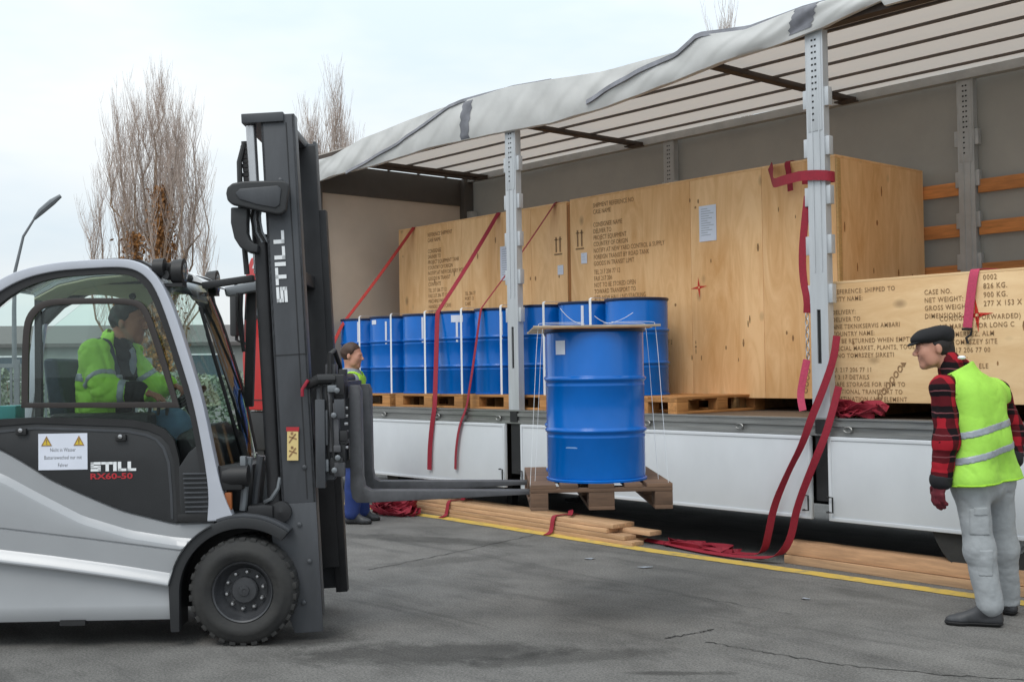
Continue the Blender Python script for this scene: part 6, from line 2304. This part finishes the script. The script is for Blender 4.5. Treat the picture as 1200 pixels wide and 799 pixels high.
# ---------------- forklift driver
J = {'head': (-0.78, 0.52, 1.826), 'neck': (-0.852, 0.52, 1.698), 'chest': (-0.898, 0.5, 1.514), 'waist': (-0.925, 0.5, 1.299), 'shL': (-0.839, 0.69, 1.633), 'shR': (-0.918, 0.35, 1.635), 'elL': (-0.703, 0.72, 1.43), 'elR': (-0.838, 0.27, 1.435), 'wrL': (-0.602, 0.7, 1.445), 'wrR': (-0.649, 0.28, 1.412), 'hipL': (-0.939, 0.6, 1.161), 'hipR': (-0.909, 0.42, 1.17), 'knL': (-0.541, 0.64, 1.21), 'knR': (-0.475, 0.38, 1.221), 'anL': (-0.456, 0.64, 0.776), 'anR': (-0.389, 0.38, 0.803), 'toeL': (-0.316, 0.66, 0.708), 'toeR': (-0.244, 0.36, 0.742)}
w2 = thing('person', 'forklift driver in lime hi-vis jacket sitting in the cab with a hand on the controls', 'person', FX, R(50))
HRr = (V([.95, .0, -.12]), V([0, .1, -1]), V([0, .9, .2]), .35)
HLl = (V([.9, -.2, -.1]), V([0, 0, -1]), V([0, -.9, 0]), .7)
fa, sa, ua = body_mesh(w2, J, V([.99, -.12, -.05]), V([.06, 0, 1]), M['skin2'], {'L': HLl, 'R': HRr})
c = V(J['head'])
P_ = lambda a, b, d: c + fa * a + sa * b + ua * d
s = SDF(c - .17, c + .17, .005)
s.ell(P_(-.02, 0, .038), (.105, .083, .10), .01, np.stack([fa, sa, ua], 1))
X, Y, Z = s.grid()
d_ = (X - c[0]) * fa[0] + (Y - c[1]) * fa[1] + (Z - c[2]) * fa[2]
h_ = (X - c[0]) * ua[0] + (Y - c[1]) * ua[1] + (Z - c[2]) * ua[2]
s.cut(np.maximum(d_ - .028 - np.maximum(0, h_ - .055) * 1.3, -.08 + np.maximum(0, d_ + .06) * 1.35 - h_))
s.wrinkle(.0045, 75, 2)
s.build('hair', M['hair'], w2)
lo, hi = bounds(J, ['shL', 'shR', 'elL', 'elR', 'wrL', 'wrR', 'chest', 'waist', 'neck', 'hipL'], .17)
s = SDF(lo, hi, .008)
torso_sdf(s, J, .03)
for q in 'LR':
    arm_sdf(s, J, q, .03, .04, .058, .052, .03)
s.crease(.013, 9, 3)
s.crease(.006, 22, 4)
X, Y, Z = s.grid()
s.cutcap(V(J['neck']) - [0, 0, .0], V(J['head']) + [0, 0, .1], .075)
full = s.copy()
chx = J['chest'][0]
front = (X - (chx + .065 + .05 * (1.62 - Z))) + 0 * Y        # open front of the jacket
arm = s.copy()
arm.f[:] = 1
for q in 'LR':
    arm_sdf(arm, J, q, .05, .02, .06, .055, .035)
jac = full.copy()
jac.cut(np.minimum(front, np.maximum(arm.f, -1)))
jk = jac.build('hi_vis_jacket', M['lime'], w2)
inn = full.copy()
inn.f += .008
inn.build('dark_sweater', M['dark_cloth'], w2)
for t0, t1 in ((.60, .74), ):
    for q in 'LR':
        a = V(J['sh' + q]) + (V(J['el' + q]) - V(J['sh' + q])) * t0
        b = V(J['sh' + q]) + (V(J['el' + q]) - V(J['sh' + q])) * t1
        d = nrmz(b - a)
        bd = full.copy()
        bd.f -= .004
        pr = (X - a[0]) * d[0] + (Y - a[1]) * d[1] + (Z - a[2]) * d[2]
        rad = np.sqrt((X - a[0]) ** 2 + (Y - a[1]) ** 2 + (Z - a[2]) ** 2)
        bd.cut(np.maximum(np.maximum(-pr, pr - np.linalg.norm(b - a)), rad - .13))
        bd.build('reflective_band', M['refl'], jk)
a = V(J['elR']) * .58 + V(J['wrR']) * .42
d = nrmz(V(J['wrR']) - V(J['elR']))
bd = full.copy()
bd.f -= .004
pr = (X - a[0]) * d[0] + (Y - a[1]) * d[1] + (Z - a[2]) * d[2]
rad = np.sqrt((X - a[0]) ** 2 + (Y - a[1]) ** 2 + (Z - a[2]) ** 2)
bd.cut(np.maximum(np.maximum(-pr, pr - .04), rad - .12))
bd.build('reflective_band', M['refl'], jk)
cf = full.copy()
cf.f -= .003
cf.cut(np.maximum(.04 - pr, rad - .16) + 0 * X)
cf.build('dark_cuff', M['dark_cloth'], jk)
zb_ = J['chest'][2] - .02
bd = full.copy()
bd.f -= .003
bd.cut(np.maximum(np.abs(Z - zb_ + .10 * (X - chx)) - .025, X - chx + .02) + 0 * Y)
bd.cut(-arm.f)
bd.build('reflective_band', M['refl'], jk)
sp_ = SDF(lo, hi, .008)
sp_.f[:] = 1
q_ = {'a': (-0.866, 0.36, 1.705), 'b': (-0.827, 0.36, 1.544)}
sp_.cap(V(q_['a']), V(q_['b']), .035, .045, 0)
pt_ = full.copy()
pt_.f -= .004
pt_.cut(sp_.f)
pt_.build('shoulder_patch', M['seat'], jk)
s = SDF(V(J['neck']) - .2, V(J['neck']) + .2, .006)
s.cap(V(J['neck']) + [-.075, .06, -.015], V(J['neck']) + [-.075, -.06, -.015], .058, None, .03)
s.cap(V(J['neck']) + [-.02, .075, -.02], V(J['neck']) + [.06, .06, -.07], .042, None, .03)
s.cap(V(J['neck']) + [-.02, -.075, -.02], V(J['neck']) + [.06, -.06, -.07], .042, None, .03)
s.wrinkle(.004, 40, 3)
s.build('dark_hood', M['dark_cloth'], w2)
p = V(J['neck']) + [.085, -.0, -.10]
s = SDF(p - .15, p + .15, .006)
s.ell(p, (.03, .045, .09), .02)
s.build('shirt_front', M['grey_cloth'], w2)
lo, hi = bounds(J, ['hipL', 'hipR', 'knL', 'knR', 'anL', 'anR'], .17)
s = SDF(lo, hi, .009)
for q in 'LR':
    leg_sdf(s, J, q, .018, .05, (.085, .07, .068, .05))
s.cap(V(J['hipL']), V(J['hipR']), .12, None, .06)
s.wrinkle(.006, 27, 2)
s.build('trousers', M['jeans2'], w2)
for q in 'LR':
    shoe(w2, V(J['an' + q]), V(J['toe' + q]), M['shoe'], M['sole'], J['an' + q][2] - .1)

# ---------------- man partly hidden behind the forks
J = {'head': (-0.082, -0.0, 1.668), 'neck': (-0.096, 0.02, 1.497), 'chest': (-0.098, 0.02, 1.282), 'waist': (-0.091, -0.0, 0.957), 'shL': (-0.065, 0.17, 1.417), 'shR': (-0.07, -0.17, 1.413), 'elL': (-0.111, 0.22, 1.069), 'elR': (-0.104, -0.2, 1.085), 'wrL': (-0.149, 0.22, 0.808), 'wrR': (-0.107, -0.2, 0.816), 'hipL': (-0.071, 0.09, 0.78), 'hipR': (-0.072, -0.09, 0.792), 'knL': (-0.042, 0.1, 0.417), 'knR': (-0.058, -0.1, 0.437), 'anL': (-0.024, 0.13, 0.104), 'anR': (-0.096, -0.1, 0.116), 'toeL': (0.164, 0.14, 0.031), 'toeR': (0.111, -0.14, 0.034)}
w3 = thing('person', 'man in blue trousers and hi-vis vest half hidden behind the forklift mast and forks', 'person', (-9.823, 6.518, 0), R(49.0))
H3 = (V([.3, 0, -1]), V([0, 0, -.2]) + V([.3, .9, 0]), V([.9, 0, 0]), .5)
fa, sa, ua = body_mesh(w3, J, V([.97, -.2, -.1]), V([.08, 0, 1]), M['skin'], {'L': H3, 'R': H3}, .008)
c = V(J['head'])
P_ = lambda a, b, d: c + fa * a + sa * b + ua * d
s = SDF(c - .17, c + .17, .006)
s.ell(P_(-.02, 0, .036), (.108, .086, .102), .01, np.stack([fa, sa, ua], 1))
X, Y, Z = s.grid()
d_ = (X - c[0]) * fa[0] + (Y - c[1]) * fa[1] + (Z - c[2]) * fa[2]
h_ = (X - c[0]) * ua[0] + (Y - c[1]) * ua[1] + (Z - c[2]) * ua[2]
s.cut(np.maximum(d_ - .03 - np.maximum(0, h_ - .055) * 1.3, -.085 + np.maximum(0, d_ + .06) * 1.35 - h_))
s.wrinkle(.005, 65, 2)
s.build('hair', M['hair_br'], w3)
lo, hi = bounds(J, ['shL', 'shR', 'elL', 'elR', 'wrL', 'wrR', 'chest', 'waist', 'neck', 'hipL'], .17)
s = SDF(lo, hi, .01)
torso_sdf(s, J, .014)
for q in 'LR':
    arm_sdf(s, J, q, .02, .04)
s.cap(V(J['neck']) + [-.02, 0, .03], V(J['neck']) - [0, 0, .05], .07, .1, .03)
s.wrinkle(.006, 30, 3)
X, Y, Z = s.grid()
s.cut(Z - (J['neck'][2] + .05) + 0 * X + 0 * Y)
s.build('sweater', M['grey_cloth'], w3)
s = SDF(lo, hi, .009)
torso_sdf(s, J, .034)
s.wrinkle(.006, 20, 3)
for q, o_ in (('L', V([0, .04, 0])), ('R', V([0, -.04, 0]))):
    s.cutcap(V(J['sh' + q]) + o_ + [0, 0, .03], V(J['el' + q]) * .5 + V(J['sh' + q]) * .5 + o_ * 1.6, .088)
s.cutcap(V(J['neck']), V(J['head']), .12)
X, Y, Z = s.grid()
s.cut((J['hipL'][2] + .02) - Z + 0 * X + 0 * Y)
vest = s.build('hi_vis_vest', M['lime_y'], w3)
for z in (J['chest'][2] - .02, J['waist'][2]):
    b = s.copy()
    b.f -= .004
    b.cut(np.abs(Z - z) - .025 + 0 * X + 0 * Y)
    b.build('reflective_band', M['refl'], vest)
lo, hi = bounds(J, ['hipL', 'hipR', 'knL', 'knR', 'anL', 'anR', 'waist'], .17)
s = SDF(lo, hi, .01)
for q in 'LR':
    leg_sdf(s, J, q, .014, .05, (.09, .074, .074, .066))
s.cap(V(J['hipL']), V(J['hipR']), .112, None, .06)
s.wrinkle(.007, 27, 2)
s.cut(.05 - s.grid()[2] + 0 * s.f)
s.build('trousers', M['jeans'], w3)
shoe(w3, J['anL'], J['toeL'], M['shoe'], M['sole'])
shoe(w3, J['anR'], J['toeR'], M['shoe'], M['sole'])
